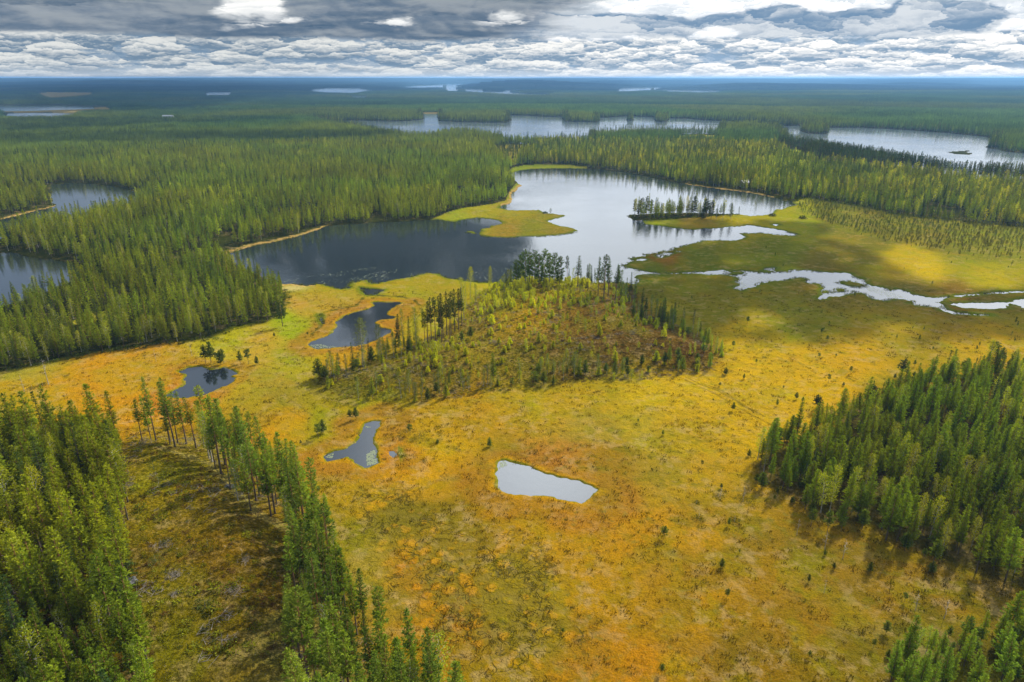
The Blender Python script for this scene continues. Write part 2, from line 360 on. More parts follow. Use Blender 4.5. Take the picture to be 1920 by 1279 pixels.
# ------------------------------------------------------------------ outlines of the land covers
MOUND = poly([(588,712),(600,728),(640,748),(700,757),(780,757),(860,747),(930,737),(1000,727),(1100,718),(1200,714),(1280,706),(1335,697),(1362,672),(1352,648),(1310,628),(1260,608),(1215,592),(1197,565),(1190,540),(1160,528),(1100,527),(1000,525),(955,526),(905,545),(875,575),(850,605),(800,635),(750,655),(690,680),(650,692),(610,695)])
ESKER = poly([(-600,800),(-300,790),(0,786),(150,795),(240,803),(330,800),(400,812),(450,835),(520,890),(600,975),(645,1060),(665,1150),(720,1230),(870,1310),(1000,1600),(-200,2600),(-900,1800)])
CLEAR = poly([(245,842,4),(300,838,5),(390,848,6),(450,930,6),(563,978,6),(548,1050,6),(540,1130,6),(545,1250,6),(560,1400,6),(330,1500,5),(290,1279,5),(270,1150,5),(250,1000,4),(252,900,4)])
FB = poly([(235,836,4),(262,826,3),(330,824,3),(400,832,2),(460,858,1),(515,890,1),(600,975,1),(640,1060,1),(655,1150,1),(705,1230,1),(840,1310,1),(980,1600,1),(620,1700,5),(560,1300,6),(540,1180,6),(545,1060,6),(563,978,6),(450,935,6),(390,848,6),(300,826,5)])
FA = poly([(-700,860,1),(-300,880,1),(0,856,1),(120,862,1),(240,856,2),(252,900,4),(245,1000,4),(262,1150,5),(285,1279,5),(330,1500,5),(100,2200,3),(-600,1900,2)])
FC_EDGE = poly([(-400,742),(0,700),(60,690),(180,665),(280,650),(400,637),(440,615),(500,608),(530,590),(540,570),(537,550),(514,541),(512,528),(480,500),(520,460),(700,430),(850,445),(1100,470),(1140,420),(1400,402),(1484,384),(1492,377),(1513,372),(1560,380),(1613,388),(1680,404),(1780,414),(1920,428),(2400,480),(4500,1500),(2600,2600),(-400,2600),(-2500,1500)])
PEN = poly([(806,413),(835,402),(880,392),(925,383),(948,377),(955,360),(968,344),(990,342),(1120,395),(1110,452),(860,452),(852,420),(830,413)])
NSH = poly([(948,326),(962,316),(985,312),(1040,311),(1100,313),(1100,322),(960,332)])
NBOG = Z2([(850,478),(950,466),(1050,470),(1105,480),(1100,497),(1020,510),(1000,540),(985,575),(960,585),(930,560),(860,520)])
SCRUB = poly([(1488,386),(1513,372),(1560,380),(1613,388),(1680,404),(1780,414),(1920,428),(2400,480),(2500,560),(1920,507),(1850,492),(1780,476),(1700,464),(1640,452),(1580,432),(1530,414),(1500,400)])
FF = poly([(1405,898),(1412,870),(1440,845),(1490,822),(1560,795),(1620,770),(1700,735),(1780,712),(1850,700),(1930,692),(2300,690),(3200,1100),(3000,1900),(2300,1320),(2000,1150),(1913,1108),(1847,1085),(1797,1068),(1740,1050),(1663,1018),(1630,990),(1563,985),(1513,962),(1480,932),(1440,920)])
FG = poly([(1650,1300),(1655,1250),(1700,1215),(1780,1195),(1860,1180),(1920,1165),(2300,1180),(2700,1800),(1640,1700)])
GLADE = Z4([(405,388),(470,345),(560,330),(640,318),(640,345),(520,385),(430,400)])
GLADE2 = poly([(1470,290),(1490,282),(1520,284),(1525,292),(1495,298)])
STRIP = poly([(1465,262),(1480,264),(1530,280),(1580,292),(1640,303),(1700,313),(1760,325),(1830,337),(1920,343),(2050,355),(2050,366),(1920,352),(1850,350),(1790,340),(1700,330),(1620,322),(1540,312),(1500,300),(1450,276)])
ROWN = poly([(1105,253.5),(1150,251),(1200,250.5),(1250,250.5),(1290,251),(1341,250),(1341,253),(1290,253.5),(1150,254),(1105,257)])
YGLADE = poly([(1270,258),(1310,254),(1345,257),(1330,264),(1275,263)])
FARMARSH = [poly([(230,130),(460,146),(700,145),(690,165),(570,182),(380,192),(330,170)], 4, 0, 140), poly([(-100,272),(250,268),(600,256),(700,250),(800,245),(830,270),(810,298),(540,300),(380,285),(0,288),(-100,288)], 4, 0, 140), poly([(1390,216),(1530,216),(1490,226),(1400,224)], 4, 960, 140), poly([(1250,288),(1370,288),(1366,294),(1250,295)], 4, 480, 140)]
BEACH = [poly([(420,482),(428,468),(480,456),(560,438),(614,419),(618,426),(560,446),(500,460),(430,480)]), poly([(510,537),(512,531),(545,532),(590,535),(588,539),(550,538)]), Z1([(-300,960),(-300,925),(0,855),(150,828),(290,800),(335,790),(325,805),(150,850),(0,885)]),
         poly([(1280,340),(1340,349),(1400,357),(1455,366),(1452,371),(1380,361),(1290,349)]), poly([(950,390),(938,385),(955,372),(955,358),(975,345),(983,348),(965,372)])]

def terrain(x, y, sd=None):
    r = np.hypot(x, y)
    if sd is None: sd = water_sd(x, y)
    h = np.clip(sd * 0.5, -1.3, 0.30)
    land = sstep(sd, 0, 12)
    micro = (fbm(x, y, 7.0, 3, 3) - 0.5) * 0.35 + (fbm(x, y, 1.4, 5, 2) - 0.5) * 0.22
    h = h + np.where(sd > 0, micro * np.clip(sd / 2.5, 0, 1) * np.clip(1.4 - r / 500, 0.1, 1) * 0.8, 0)
    m = -sdf(MOUND, x, y, 1.0)
    h = h + 5.2 * sstep(m, -1, 30) + (fbm(x, y, 12, 21, 3) - 0.5) * 1.6 * sstep(m, 1, 14)
    e = -sdf(ESKER, x, y, 1.0)
    h = h + 5.5 * sstep(e, 0, 24) + (fbm(x, y, 16, 31, 3) - 0.5) * 3.0 * sstep(e, 4, 18)
    bog = sdf(FC_EDGE, x, y, 120.0)
    near = sstep(bog, 4, 120) * sstep(sd, 2, 55)
    h = h + near * (0.8 + 3.4 * fbm(x, y, 260, 41, 3)) * (1 - sstep(r, 2500, 5000))
    # the wooded knoll south of the wide lake and the headland right of it
    for (gx, gy, hh, rx, ry) in ((*G(850, 262), 8, 130, 60), (*G(1385, 236), 6, 90, 60), (*G(90, 470), 4, 120, 60)):
        h = h + hh * np.exp(-((x - gx) / rx) ** 2 - ((y - gy) / ry) ** 2) * sstep(sd, 0, 30)
    # far hills
    fw = np.where(r > 1500, far_water_sd(x, y) if np.any(r > 1500) else 900.0, 900.0)
    f = sstep(r, 2200, 9000) * sstep(fw, 30, 800)
    h = h + f * (4 + 85 * (fbm(x, y, 2300, 51, 4) - 0.28).clip(0))
    g = sstep(r, 11000, 17000) * sstep(fw, 30, 900)
    h = h + g * (38 + 60 * (fbm(x, y, 5200, 61, 3) - 0.3))
    for (px_, py_, hh, rx, ry) in ((1000, 164, 26, 900, 500), (640 + 1150 / 3 - 40, 162, 40, 700, 500), (230, 160, 40, 900, 600), (1720, 163, 34, 600, 400)):
        gx, gy = G(px_, py_)
        h = h + hh * np.exp(-((x - gx) / rx) ** 2 - ((y - gy) / ry) ** 2) * sstep(fw, 20, 300)
    return np.where(h > 50, 50 + 50 * np.tanh((h - 50) / 50), h)

def T1(x, y): return float(terrain(np.array([float(x)]), np.array([float(y)]))[0])
def hit(px, py):
    z = 0.0
    for _ in range(5):
        x, y = G(px, py, z); z = z * 0.3 + 0.7 * T1(x, y)
    x, y = G(px, py, z)
    return x, y, T1(x, y)

# ------------------------------------------------------------------ helpers that make objects
def lin(c):
    return tuple((v / 255 / 12.92) if v / 255 <= 0.04045 else ((v / 255 + 0.055) / 1.055) ** 2.4 for v in c)
def mesh(name, v, f, mats, mi=None, smooth=False, cols=None):
    me = bpy.data.meshes.new(name)
    v = np.asarray(v, dtype=np.float32)
    if isinstance(f, np.ndarray):
        n = f.shape[1]
        me.vertices.add(len(v)); me.vertices.foreach_set('co', v.ravel())
        me.loops.add(f.size); me.loops.foreach_set('vertex_index', f.ravel().astype(np.int32))
        me.polygons.add(len(f)); me.polygons.foreach_set('loop_start', np.arange(0, f.size, n, dtype=np.int32))
        me.update(calc_edges=True)
    else:
        me.from_pydata([tuple(map(float, p)) for p in v], [], f)
    for m in mats: me.materials.append(m)
    if mi is not None: me.polygons.foreach_set('material_index', np.asarray(mi, dtype=np.int32))
    me.polygons.foreach_set('use_smooth', np.full(len(me.polygons), smooth))
    if cols is not None:
        for nm, c in cols.items():
            a = me.attributes.new(nm, 'FLOAT_COLOR' if c.ndim == 2 else 'FLOAT', 'POINT')
            if c.ndim == 2:
                c4 = np.ones((len(v), 4), np.float32); c4[:, :c.shape[1]] = c
                a.data.foreach_set('color', c4.ravel())
            else: a.data.foreach_set('value', c.astype(np.float32))
    me.update()
    return me
def obj(name, me, parent=None, loc=None):
    o = bpy.data.objects.new(name, me); COL.objects.link(o)
    if parent: o.parent = parent
    if loc is not None: o.location = loc
    return o
def tag(o, label=None, cat=None, group=None, kind=None):
    if label: o['label'] = label
    if cat: o['category'] = cat
    if group: o['group'] = group
    if kind: o['kind'] = kind
    return o

# ------------------------------------------------------------------ ground material
def ground_mat():
    m, nt, out = newmat('bog_and_forest_floor')
    P = geo(nt)
    base = attr(nt, 'cover'); 
    hum = attr(nt, 'hummock', out=2); rough = attr(nt, 'brush', out=2)
    n1 = noise(nt, P, 0.45, 7.0, 0.66)
    n2 = noise(nt, P, 2.6, 5.0, 0.66)
    n3 = noise(nt, P, 0.10, 4.0, 0.55)
    n4 = noise(nt, P, 0.9, 4.0, 0.6)
    c = mixc(nt, n1.ss(0.46, 0.66) * 0.65, base, mixc(nt, 1.0, base, (1.16, 1.11, 0.85), 'MULTIPLY'))
    c = mixc(nt, n3.ss(0.48, 0.62) * 0.55, c, mixc(nt, 1.0, base, (0.74, 0.95, 0.70), 'MULTIPLY'))
    c = mixc(nt, n2.ss(0.56, 0.40) * 0.55, c, mixc(nt, 1.0, base, (0.42, 0.50, 0.45), 'MULTIPLY'))
    c = mixc(nt, n4.ss(0.56, 0.66) * 0.45, c, mixc(nt, 1.0, base, (0.55, 0.62, 0.50), 'MULTIPLY'))
    # hummocks and hollows: round raised lawns parted by wet green cracks
    wv = nt.nodes.new('ShaderNodeVectorMath'); wv.operation = 'ADD'
    nz = noise(nt, P, 0.55, 4.0, 0.6, col=True)
    sc2 = nt.nodes.new('ShaderNodeVectorMath'); sc2.operation = 'SCALE'; nt.links.new(nz.s, sc2.inputs[0]); sc2.inputs['Scale'].default_value = 2.2
    nt.links.new(P.s, wv.inputs[0]); nt.links.new(sc2.outputs[0], wv.inputs[1])
    fx, fy, fz = sep(nt, E(nt, wv.outputs[0]))
    flat = vec(nt, fx, fy, 0.0)
    cell = voro(nt, flat, 0.30, 'F1'); cell2 = voro(nt, flat, 0.62, 'F1')
    big = noise(nt, P, 0.07, 2.0)
    wet = (cell.mn(cell2 + 0.16) + (big - 0.5) * 0.6).ss(0.38, 0.50) * hum
    disc = (cell + (n4 - 0.5) * 0.15 + (big - 0.5) * 0.5).ss(0.26, 0.36, 1.0, 0.0) * hum
    rn = noise(nt, P, 0.33, 4.0, 0.55, 0.6)
    crack = ((rn - 0.5) * (rn - 0.5)).ss(0.0, 0.0010, 1.0, 0.0) * hum.ss(0.1, 0.6) * noise(nt, P, 0.13, 2.0).ss(0.42, 0.58)
    c = mixc(nt, wet * 0.75, c, (0.140, 0.105, 0.009))
    c = mixc(nt, disc * 0.34, c, (0.47, 0.225, 0.014))
    c = mixc(nt, crack * 0.75, c, (0.060, 0.052, 0.008))
    n5 = noise(nt, P, 0.22, 9.0, 0.72); n6 = noise(nt, P, 0.05, 3.0, 0.5)
    straw = n5.ss(0.49, 0.60) * n6.ss(0.40, 0.60, 0.15, 0.75)
    c = mixc(nt, straw * 0.45, c, mixc(nt, n2, (0.26, 0.18, 0.075), (0.44, 0.31, 0.15)))
    n7 = noise(nt, P, 0.38, 6.0, 0.68)
    c = mixc(nt, n7.ss(0.57, 0.66) * 0.55, c, (0.13, 0.115, 0.018))
    # brush: litter, heather and slash where the ground is cut over
    v1 = noise(nt, P, 1.1, 6.0, 0.72)
    v2 = voro(nt, P, 1.4, 'F1')
    dark = v1.ss(0.56, 0.42) * rough
    c = mixc(nt, dark * 0.8, c, mixc(nt, 1.0, base, (0.30, 0.34, 0.40), 'MULTIPLY'))
    c = mixc(nt, v1.ss(0.60, 0.72) * rough * 0.55, c, (0.34, 0.29, 0.22))
    h = disc * 0.12 + n1 * 0.5 + n2 * 0.35 + n4 * 0.3 + v1 * rough * 0.9 - crack * 0.45 - wet * 0.25
    nb = bump(nt, h, 0.9, 0.75)
    b = shader(nt, 'ShaderNodeBsdfPrincipled', Base_Color=c, Roughness=0.95, Normal=nb)
    b.inputs['Specular IOR Level'].default_value = 0.0
    nt.links.new(b.outputs[0], out.inputs[0])
    return m

def S(c): return tuple(v * k for v, k in zip(lin(c), (0.66, 0.68, 0.34)))
CP_ = [(50,700,165,150,60),(100,740,195,142,22),(200,720,198,140,28),(300,695,195,138,48),(330,740,205,130,20),(180,780,195,140,15),(30,745,185,145,25),(250,740,200,140,15),(420,700,180,160,40),(480,650,190,150,65),(440,640,170,160,30),(560,620,150,155,20),(620,560,175,140,60),(560,570,190,145,72),(600,590,180,145,50),(620,545,165,150,30),(545,600,160,170,20),(560,545,170,150,30),
 (730,540,168,145,30),(800,525,160,140,35),(780,560,155,145,15),(780,600,170,150,10),(740,625,190,140,20),(640,670,190,140,20),(560,680,165,150,40),(600,650,170,160,30),(500,720,165,140,55),(545,750,150,130,50),(480,780,160,135,40),(540,800,195,140,10),(500,800,195,140,10),(600,780,150,145,10),(620,765,165,140,20),(700,770,160,150,10),(800,775,180,140,15),(900,790,185,138,20),(960,775,190,140,10),(1000,760,185,155,10),
 (1100,740,190,155,15),(1200,740,200,165,10),(1300,730,205,165,10),(1400,700,210,165,10),(1500,690,205,160,10),(1600,680,195,150,12),(1480,740,205,162,10),(1400,650,190,155,10),(1540,730,200,155,15),(1000,805,175,140,40),(1100,800,165,140,60),(1200,800,175,150,50),(1300,820,192,152,35),(1400,790,200,158,15),(1350,880,182,142,35),(1250,880,160,132,50),(1150,870,150,115,35),(1000,840,180,125,62),(1080,850,176,122,58),(940,850,140,120,30),(850,850,190,148,10),
 (760,880,198,145,8),(800,910,198,145,5),(700,930,180,140,15),(730,965,105,98,8),(780,955,105,98,8),(850,960,130,110,10),(900,1000,165,125,12),(840,1000,150,118,10),(690,1010,150,130,35),(700,1060,155,135,55),(730,1120,150,125,50),(660,1000,140,125,30),(820,1050,150,118,12),(900,1080,155,118,12),(770,1080,195,125,20),(1000,1020,182,135,22),(1100,1000,178,132,30),(1200,1000,185,132,28),(1300,1000,178,132,35),(1400,980,160,125,30),(1500,1030,150,115,35),(1600,1060,145,112,38),
 (1700,1100,140,108,38),(1850,1140,125,98,28),(1100,1080,176,130,25),(1200,1100,175,128,25),(1300,1130,170,125,30),(1400,1150,150,112,34),(1500,1150,145,108,34),(1400,1250,135,102,28),(1550,1240,130,105,24),(1000,1180,150,110,15),(850,1180,172,120,22),(950,1250,155,122,20),(1100,1250,170,118,25),(1220,1250,180,122,20),(1000,1110,140,108,10),(930,1150,125,102,10),
 (1300,600,135,125,22),(1500,600,130,120,35),(1700,620,160,135,25),(1850,640,190,150,12),(1300,540,125,115,30),(1300,490,110,115,20),(1240,485,150,88,40),(1230,500,95,115,20),(1450,480,115,118,22),(1600,470,140,125,45),(1550,520,120,105,40),(1740,490,205,172,10),(1700,480,190,160,15),(1850,512,180,160,18),(1700,545,130,112,45),(1850,580,130,110,35),(1800,560,130,100,42),(1620,430,120,112,42),(1800,450,128,128,42),(1900,440,128,128,42),(1850,480,135,130,42),(1500,405,150,150,20),(1560,400,118,115,42),(1640,450,120,112,42),(1760,465,122,112,42),(1300,415,150,125,50),(1400,410,165,148,18),(1250,408,150,150,15),(1480,395,160,150,15),(1700,430,125,120,42),
 (950,430,160,130,45),(900,405,172,158,20),(1040,425,150,128,45),(860,408,165,165,15),(960,395,165,150,30),(1000,437,135,130,20),(970,350,140,150,25),
 (950,540,175,165,10),(1050,545,170,155,12),(1000,600,185,138,25),(950,600,180,145,20),(900,620,150,120,45),(1100,630,135,98,40),(1200,640,110,82,45),(1280,660,105,75,42),(1150,590,125,95,40),(800,700,135,112,52),(700,715,135,118,55),(1000,690,130,100,50),(1050,600,150,115,45),(640,725,130,118,40),(860,660,160,135,40),(1100,690,112,85,45),
 (300,950,160,138,20),(350,1000,140,114,25),(330,1100,130,104,28),(400,1080,128,98,28),(450,1000,136,108,28),(350,900,135,120,22),(300,1250,130,108,28),(430,1200,130,105,28),(450,930,150,122,45),(500,1150,115,90,30),(400,880,150,128,45),(100,1000,85,68,30),(100,1200,90,70,30),(590,1100,80,75,30),(560,1260,140,125,80),(1700,900,85,80,50),(1850,960,150,125,80),(1650,800,80,75,35),(1850,1220,95,95,45),(100,870,80,75,30)]

def cover_colour(x, y, sd):
    """base colour of the ground cover at each point"""
    r = np.hypot(x, y)
    px, py = PX(x + (fbm(x, y, 14, 71, 3) - 0.5) * 9, y + (fbm(x, y, 14, 81, 3) - 0.5) * 16)
    cpx = np.array([c[0] for c in CP_]); cpy = np.array([c[1] for c in CP_])
    cc = np.array([S(c[2:]) for c in CP_])
    col = np.zeros((len(x), 3)); 
    for c0 in range(0, len(x), 40000):
        s = slice(c0, c0 + 40000)
        ys = 40 + 0.16 * (py[s, None] - 300).clip(0)
        d = ((px[s, None] - cpx) / (ys * 1.3)) ** 2 + ((py[s, None] - cpy) / ys) ** 2
        w = 1 / (d + 0.06) ** 2.6
        col[s] = (w @ cc) / w.sum(1)[:, None]
    def put(mask, c, k=1.0):
        a = (np.clip(mask, 0, 1) * k)[:, None]; col[:] = col * (1 - a) + np.array(c) * a
    n = fbm(x, y, 9, 91, 4); n2 = fbm(x, y, 3.0, 95, 3)
    # blotches of rust, straw and green over the open bog
    put(sstep(n, 0.56, 0.66), S((180, 135, 35)), 0.20); put(sstep(fbm(x, y, 22, 97, 3), 0.55, 0.66), S((150, 150, 20)), 0.25)
    put(sstep(n2, 0.60, 0.70) * sstep(fbm(x, y, 40, 101, 2), 0.4, 0.6), S((105, 105, 25)), 0.35)
    q_ = sstep(PX(x, y)[1], 850, 1000) * sstep(PX(x, y)[0], 1050, 1400)
    put(sstep(fbm(x, y, 11, 103, 4), 0.46, 0.60) * q_, S((122, 100, 40)), 0.5); put(sstep(fbm(x, y, 5, 105, 3), 0.52, 0.64) * q_, S((150, 135, 20)), 0.35)
    # rims of the ponds
    for k in ('long_pond', 'dark_pond', 'narrow_pond', 'white_pond'):
        s = sdf(W[k], x, y, 40.0); wd = {'long_pond': 8, 'dark_pond': 6, 'narrow_pond': 9, 'white_pond': 9}[k]
        s2 = s + (n - 0.5) * 9 + (fbm(x, y, 20, 93, 2) - 0.5) * 12
        put((1 - sstep(s2, wd * 0.6, wd * 1.4)), S((168, 108, 52)), 0.52 if k in ('white_pond', 'dark_pond') else 0.66)
        put((1 - sstep(s + (n2 - 0.5) * 3, 0.8, 2.6)), S((190, 140, 15)), 0.9)
        put(1 - sstep(s, 0.3, 0.9), S((110, 120, 15)), 0.8)
    rim = (1 - sstep(sd + (n2 - 0.5) * 2.0, 0.8, 4.0)) * (r < 1300)
    isp = np.minimum.reduce([sdf(W[k], x, y, 40.0) for k in ('long_pond', 'dark_pond', 'narrow_pond', 'white_pond')])
    put(rim * (isp > 6), S((105, 118, 20)), 0.85)
    # dark vehicle tracks and deer trails trodden into the moss
    tr = np.full(x.shape, 9.0)
    for L in ([(390,748),(440,775),(520,810),(600,858),(680,905),(740,935),(812,968)], [(470,768),(540,792),(600,825),(640,860),(700,895)], [(405,742),(460,772),(540,800),(610,838),(690,885),(745,915)]):
        tr = np.minimum(tr, pline(Z6(L), x, y, 9.0))
    put(1 - sstep(tr + (n2 - .5) * .6, 0.10, 0.55), S((95, 80, 10)), 0.6)
    tr = np.full(x.shape, 9.0)
    for L in ([(1490,720),(1510,760),(1580,830),(1640,880),(1720,920)], [(1560,740),(1620,800),(1700,860),(1790,930)], [(1380,790),(1280,860),(1230,900)]):
        tr = np.minimum(tr, pline(Z4(L), x, y, 9.0))
    put(1 - sstep(tr, 0.08, 0.4), S((100, 90, 20)), 0.4)
    for L in ([(130,385),(140,440),(115,470),(75,500)], [(150,378),(230,360),(320,345),(345,320),(360,300)], [(400,285),(560,290),(640,305),(690,345),(695,385)], [(415,300),(450,285),(600,296)]):
        put(1 - sstep(pline(Z5(L), x, y, 9.0) + (n2 - .5) * 2, 0.2, 1.0), S((75, 82, 15)), 0.75)
    # forest floors
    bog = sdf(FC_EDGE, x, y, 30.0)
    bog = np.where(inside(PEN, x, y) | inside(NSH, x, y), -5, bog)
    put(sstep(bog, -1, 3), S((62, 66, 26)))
    put((sdf(NBOG, x, y, 5.0) < 0) * 1.0, S((150, 135, 50)), 0.9)
    put(sstep(sdf(FF, x, y, 6.0), 0.5, -3), S((78, 72, 42)), 0.85); put(sstep(sdf(FA, x, y, 6.0), 0, -3), S((92, 72, 34)), 0.8); put(sstep(sdf(FG, x, y, 6.0), 1, -4), S((92, 84, 36)), 0.6)
    put(inside(GLADE, x, y) * 1.0, S((170, 160, 10)))
    put(inside(GLADE2, x, y) * 1.0, S((170, 175, 30))); put(inside(YGLADE, x, y) * 1.0, S((190, 175, 60)))
    for P in BEACH: put((sdf(P, x, y, 3.0) < 0) * (1 - sstep(sd + (n2 - 0.5) * 7 + (n - 0.5) * 5, 2.6, 4.6)), S((205, 165, 130)), 0.9)
    for P in FARMARSH: put((sdf(P, x, y, 30.0) < 0) * 1.0, S((165, 140, 95)), 0.9)
    for (a, b, c, d) in ((546, 542, 7, 2.2), (1395, 338, 22, 10)):
        gx, gy = G(a, b); put(np.exp(-(((x - gx) / c) ** 2 + ((y - gy) / (d * 2)) ** 2)) * 1.6, S((200, 180, 150)), 0.9)
    # sandy lip of the ridge, pale lichen under the pines
    ln = pline(poly([(300,838,6),(390,850,6),(440,905,6),(480,945,6),(563,972,6)]), x, y, 5.0)
    put(1 - sstep(ln + (n2 - .5) * 3, 0.6, 2.0), S((205, 180, 140)), 0.55)
    ln = pline(Z5([(560,600,2),(760,560,3),(900,500,3.5),(960,400,4),(1050,290,3)]), x, y, 5.0)
    put(1 - sstep(ln + (n2 - .5) * 3, 0.4, 1.5), S((190, 160, 110)), 0.5)
    put(sstep(sdf(poly([(520,1279,5),(600,1240,5),(680,1279,5),(690,1330,5),(520,1330,5)]), x, y, 4.0), 1, -2), S((190, 178, 130)), 0.5)
    col[sd < -0.15] = (0.02, 0.025, 0.02)
    return np.clip(col, 0.004, 0.8)

def build_ground():
    fine = np.linspace(-R(46), R(46), 1301)
    coarse = np.linspace(R(46), 2 * math.pi - R(46), 90)[1:-1]
    ang = np.concatenate([fine, coarse])
    # ring spacing follows the fall-off of detail with distance
    rs = [18.0, 40.0, 60.0]; r = 66.0
    while r < 26000:
        rs.append(r)
        r += max(0.32, min(r * r / (CAMZ * 1100), r * 0.02 + 2)) if r < 3000 else r * 0.022
    rs = np.array(rs)
    A, RR = np.meshgrid(ang, rs)
    x = (RR * np.sin(A)).ravel(); y = (RR * np.cos(A)).ravel()
    na, nr = len(ang), len(rs)
    sd = water_sd(x, y)
    z = terrain(x, y, sd)
    col = cover_colour(x, y, sd)
    hp = [(560,230),(700,240),(800,380),(1000,420),(1300,480),(1500,600),(1600,800),(1700,960),(1650,1080),(1500,1150),(1200,1100),(900,900),(780,700),(700,480)]
    hs = sdf(ZB(hp), x, y, 30.0)
    hum = sstep(hs, 14, -8) + 0.25 * sstep(sdf(poly([(780,760),(1100,700),(1560,660),(1500,760),(1400,840),(900,820)]), x, y, 12.0), 4, -4)
    br = sstep(-sdf(MOUND, x, y, 2.0), -1, 1.5) + sstep(-sdf(ESKER, x, y, 2.0), -1, 2) + 0.6 * sstep(sdf(FC_EDGE, x, y, 4.0), 0, 3) + 0.5 * inside(FF, x, y)
    i = np.arange(nr - 1)[:, None] * na; j = np.arange(na)[None]; j2 = (j + 1) % na
    f = np.stack([i + j, i + j2, i + na + j2, i + na + j], -1).reshape(-1, 4)[:, ::-1]
    v = np.stack([x, y, z], -1)
    v = np.concatenate([v, [[0, 0, 0.3]]]); 
    me = mesh('ground', v, np.ascontiguousarray(f), [ground_mat()], smooth=True,
              cols={'cover': np.concatenate([col, col[:1]]), 'hummock': np.append(np.clip(hum, 0, 1), 0), 'brush': np.append(np.clip(br, 0, 1), 0)})
    o = obj('ground', me); tag(o, 'rust, straw and moss green bog between dark forest floors', kind='structure')
    # the middle of the sheet, under the camera
    cap = mesh('ground_centre', np.concatenate([[[0, 0, z[0]]], v[:na]]), [(0, 1 + k, 1 + (k + 1) % na) for k in range(na)], [me.materials[0]],
               cols={'cover': np.tile(col[:1], (na + 1, 1))})
    c = obj('ground_below_camera', cap); tag(c, kind='structure')
build_ground()

# ------------------------------------------------------------------ waters
def water_mat(name, rip, sc_, deep_or_glitter, ior=1.5):
    m, nt, out = newmat(name)
    P = geo(nt)
    x, y, z = sep(nt, P)
    n1 = noise(nt, vec(nt, x, y * 0.6, 0.0), sc_, 3.0, 0.6)
    patch = noise(nt, P, 0.012, 3.0, 0.55).ss(0.35, 0.65)
    nb = bump(nt, n1 * (patch * 0.8 + 0.3), rip, 0.25)
    gl = shader(nt, 'ShaderNodeBsdfGlossy', Color=(0.93, 0.96, 1.0), Roughness=0.06, Normal=nb)
    df = shader(nt, 'ShaderNodeBsdfDiffuse', Color=deep_or_glitter)
    fr = shader(nt, 'ShaderNodeFresnel', IOR=ior, Normal=nb)
    mx = nt.nodes.new('ShaderNodeMixShader')
    nt.links.new(fr.outputs[0], mx.inputs[0]); nt.links.new(df.outputs[0], mx.inputs[1]); nt.links.new(gl.outputs[0], mx.inputs[2])
    nt.links.new(mx.outputs[0], out.inputs[0])
    return m
def hull(P):
    pts = sorted(map(tuple, P)); 
    def half(ps):
        h = []
        for p in ps:
            while len(h) > 1 and (h[-1][0] - h[-2][0]) * (p[1] - h[-2][1]) - (h[-1][1] - h[-2][1]) * (p[0] - h[-2][0]) <= 0: h.pop()
            h.append(p)
        return h[:-1]
    return np.array(half(pts) + half(pts[::-1]))
M_LAKE = water_mat('lake_water', 0.45, 0.55, (0.012, 0.018, 0.022), 1.6)
M_POND = water_mat('pond_water', 0.10, 0.5, (0.010, 0.014, 0.018), 1.9)
M_FAR = water_mat('far_lake_water', 0.9, 0.3, (0.11, 0.135, 0.16), 2.0)  # pale diffuse colour stands in for the glitter of distant ripples
wn = {'lake': ('lake', 'grey blue lake filling the middle of the view'), 'stream': ('stream', 'winding bright stream through the shaded bog'), 'oxbow': ('oxbow_pool', 'narrow bright pool inside the bend of the stream'),
      'long_pond': ('pond', 'long dark pond with two mossy fingers beside the cut-over mound'), 'dark_pond': ('pond', 'small dark pond below a few little pines'), 'narrow_pond': ('pond', 'narrow leg-shaped pond beside the sunlit ridge pines'),
      'white_pond': ('pond', 'pale pond reflecting bright cloud in the middle of the orange bog'), 'bay': ('bay', 'blue grey bay among the forest at the left'), 'cove': ('cove', 'dark cove at the left edge'),
      'wide_lake': ('lake', 'wide bright lake with wooded islets behind the forest')}
for i, (k, P) in enumerate(W.items()):
    H = hull(P); c = H.mean(0); d = H - c; L = np.linalg.norm(d, axis=1)[:, None]
    H = H + d / L * (4.0 if not k.startswith('far') and k != 'wide_lake' else 1.0)
    z = 0.004 * (i % 3)
    me = mesh(k, np.column_stack([H, np.full(len(H), z)]), [tuple(range(len(H)))], [M_POND if 'pond' in k or k in ('oxbow',) else M_FAR if k.startswith('far') or k == 'wide_lake' else M_LAKE])
    nm, lb = wn.get(k, ('far_lake', 'pale lake far off among the blue forests'))
    tag(obj(nm, me), lb, kind='structure')
for P in MARSHWATER:
    H = hull(P); c = H.mean(0); H = c + (H - c) * 1.15
    if sdf(W['lake'], np.array([c[0]]), np.array([c[1]]), 12.0)[0] < 11: continue
    me = mesh('pool', np.column_stack([H, np.full(len(H), 0.012)]), [tuple(range(len(H)))], [M_POND]); tag(obj('bog_pool', me), 'little pool in the bog', kind='structure')
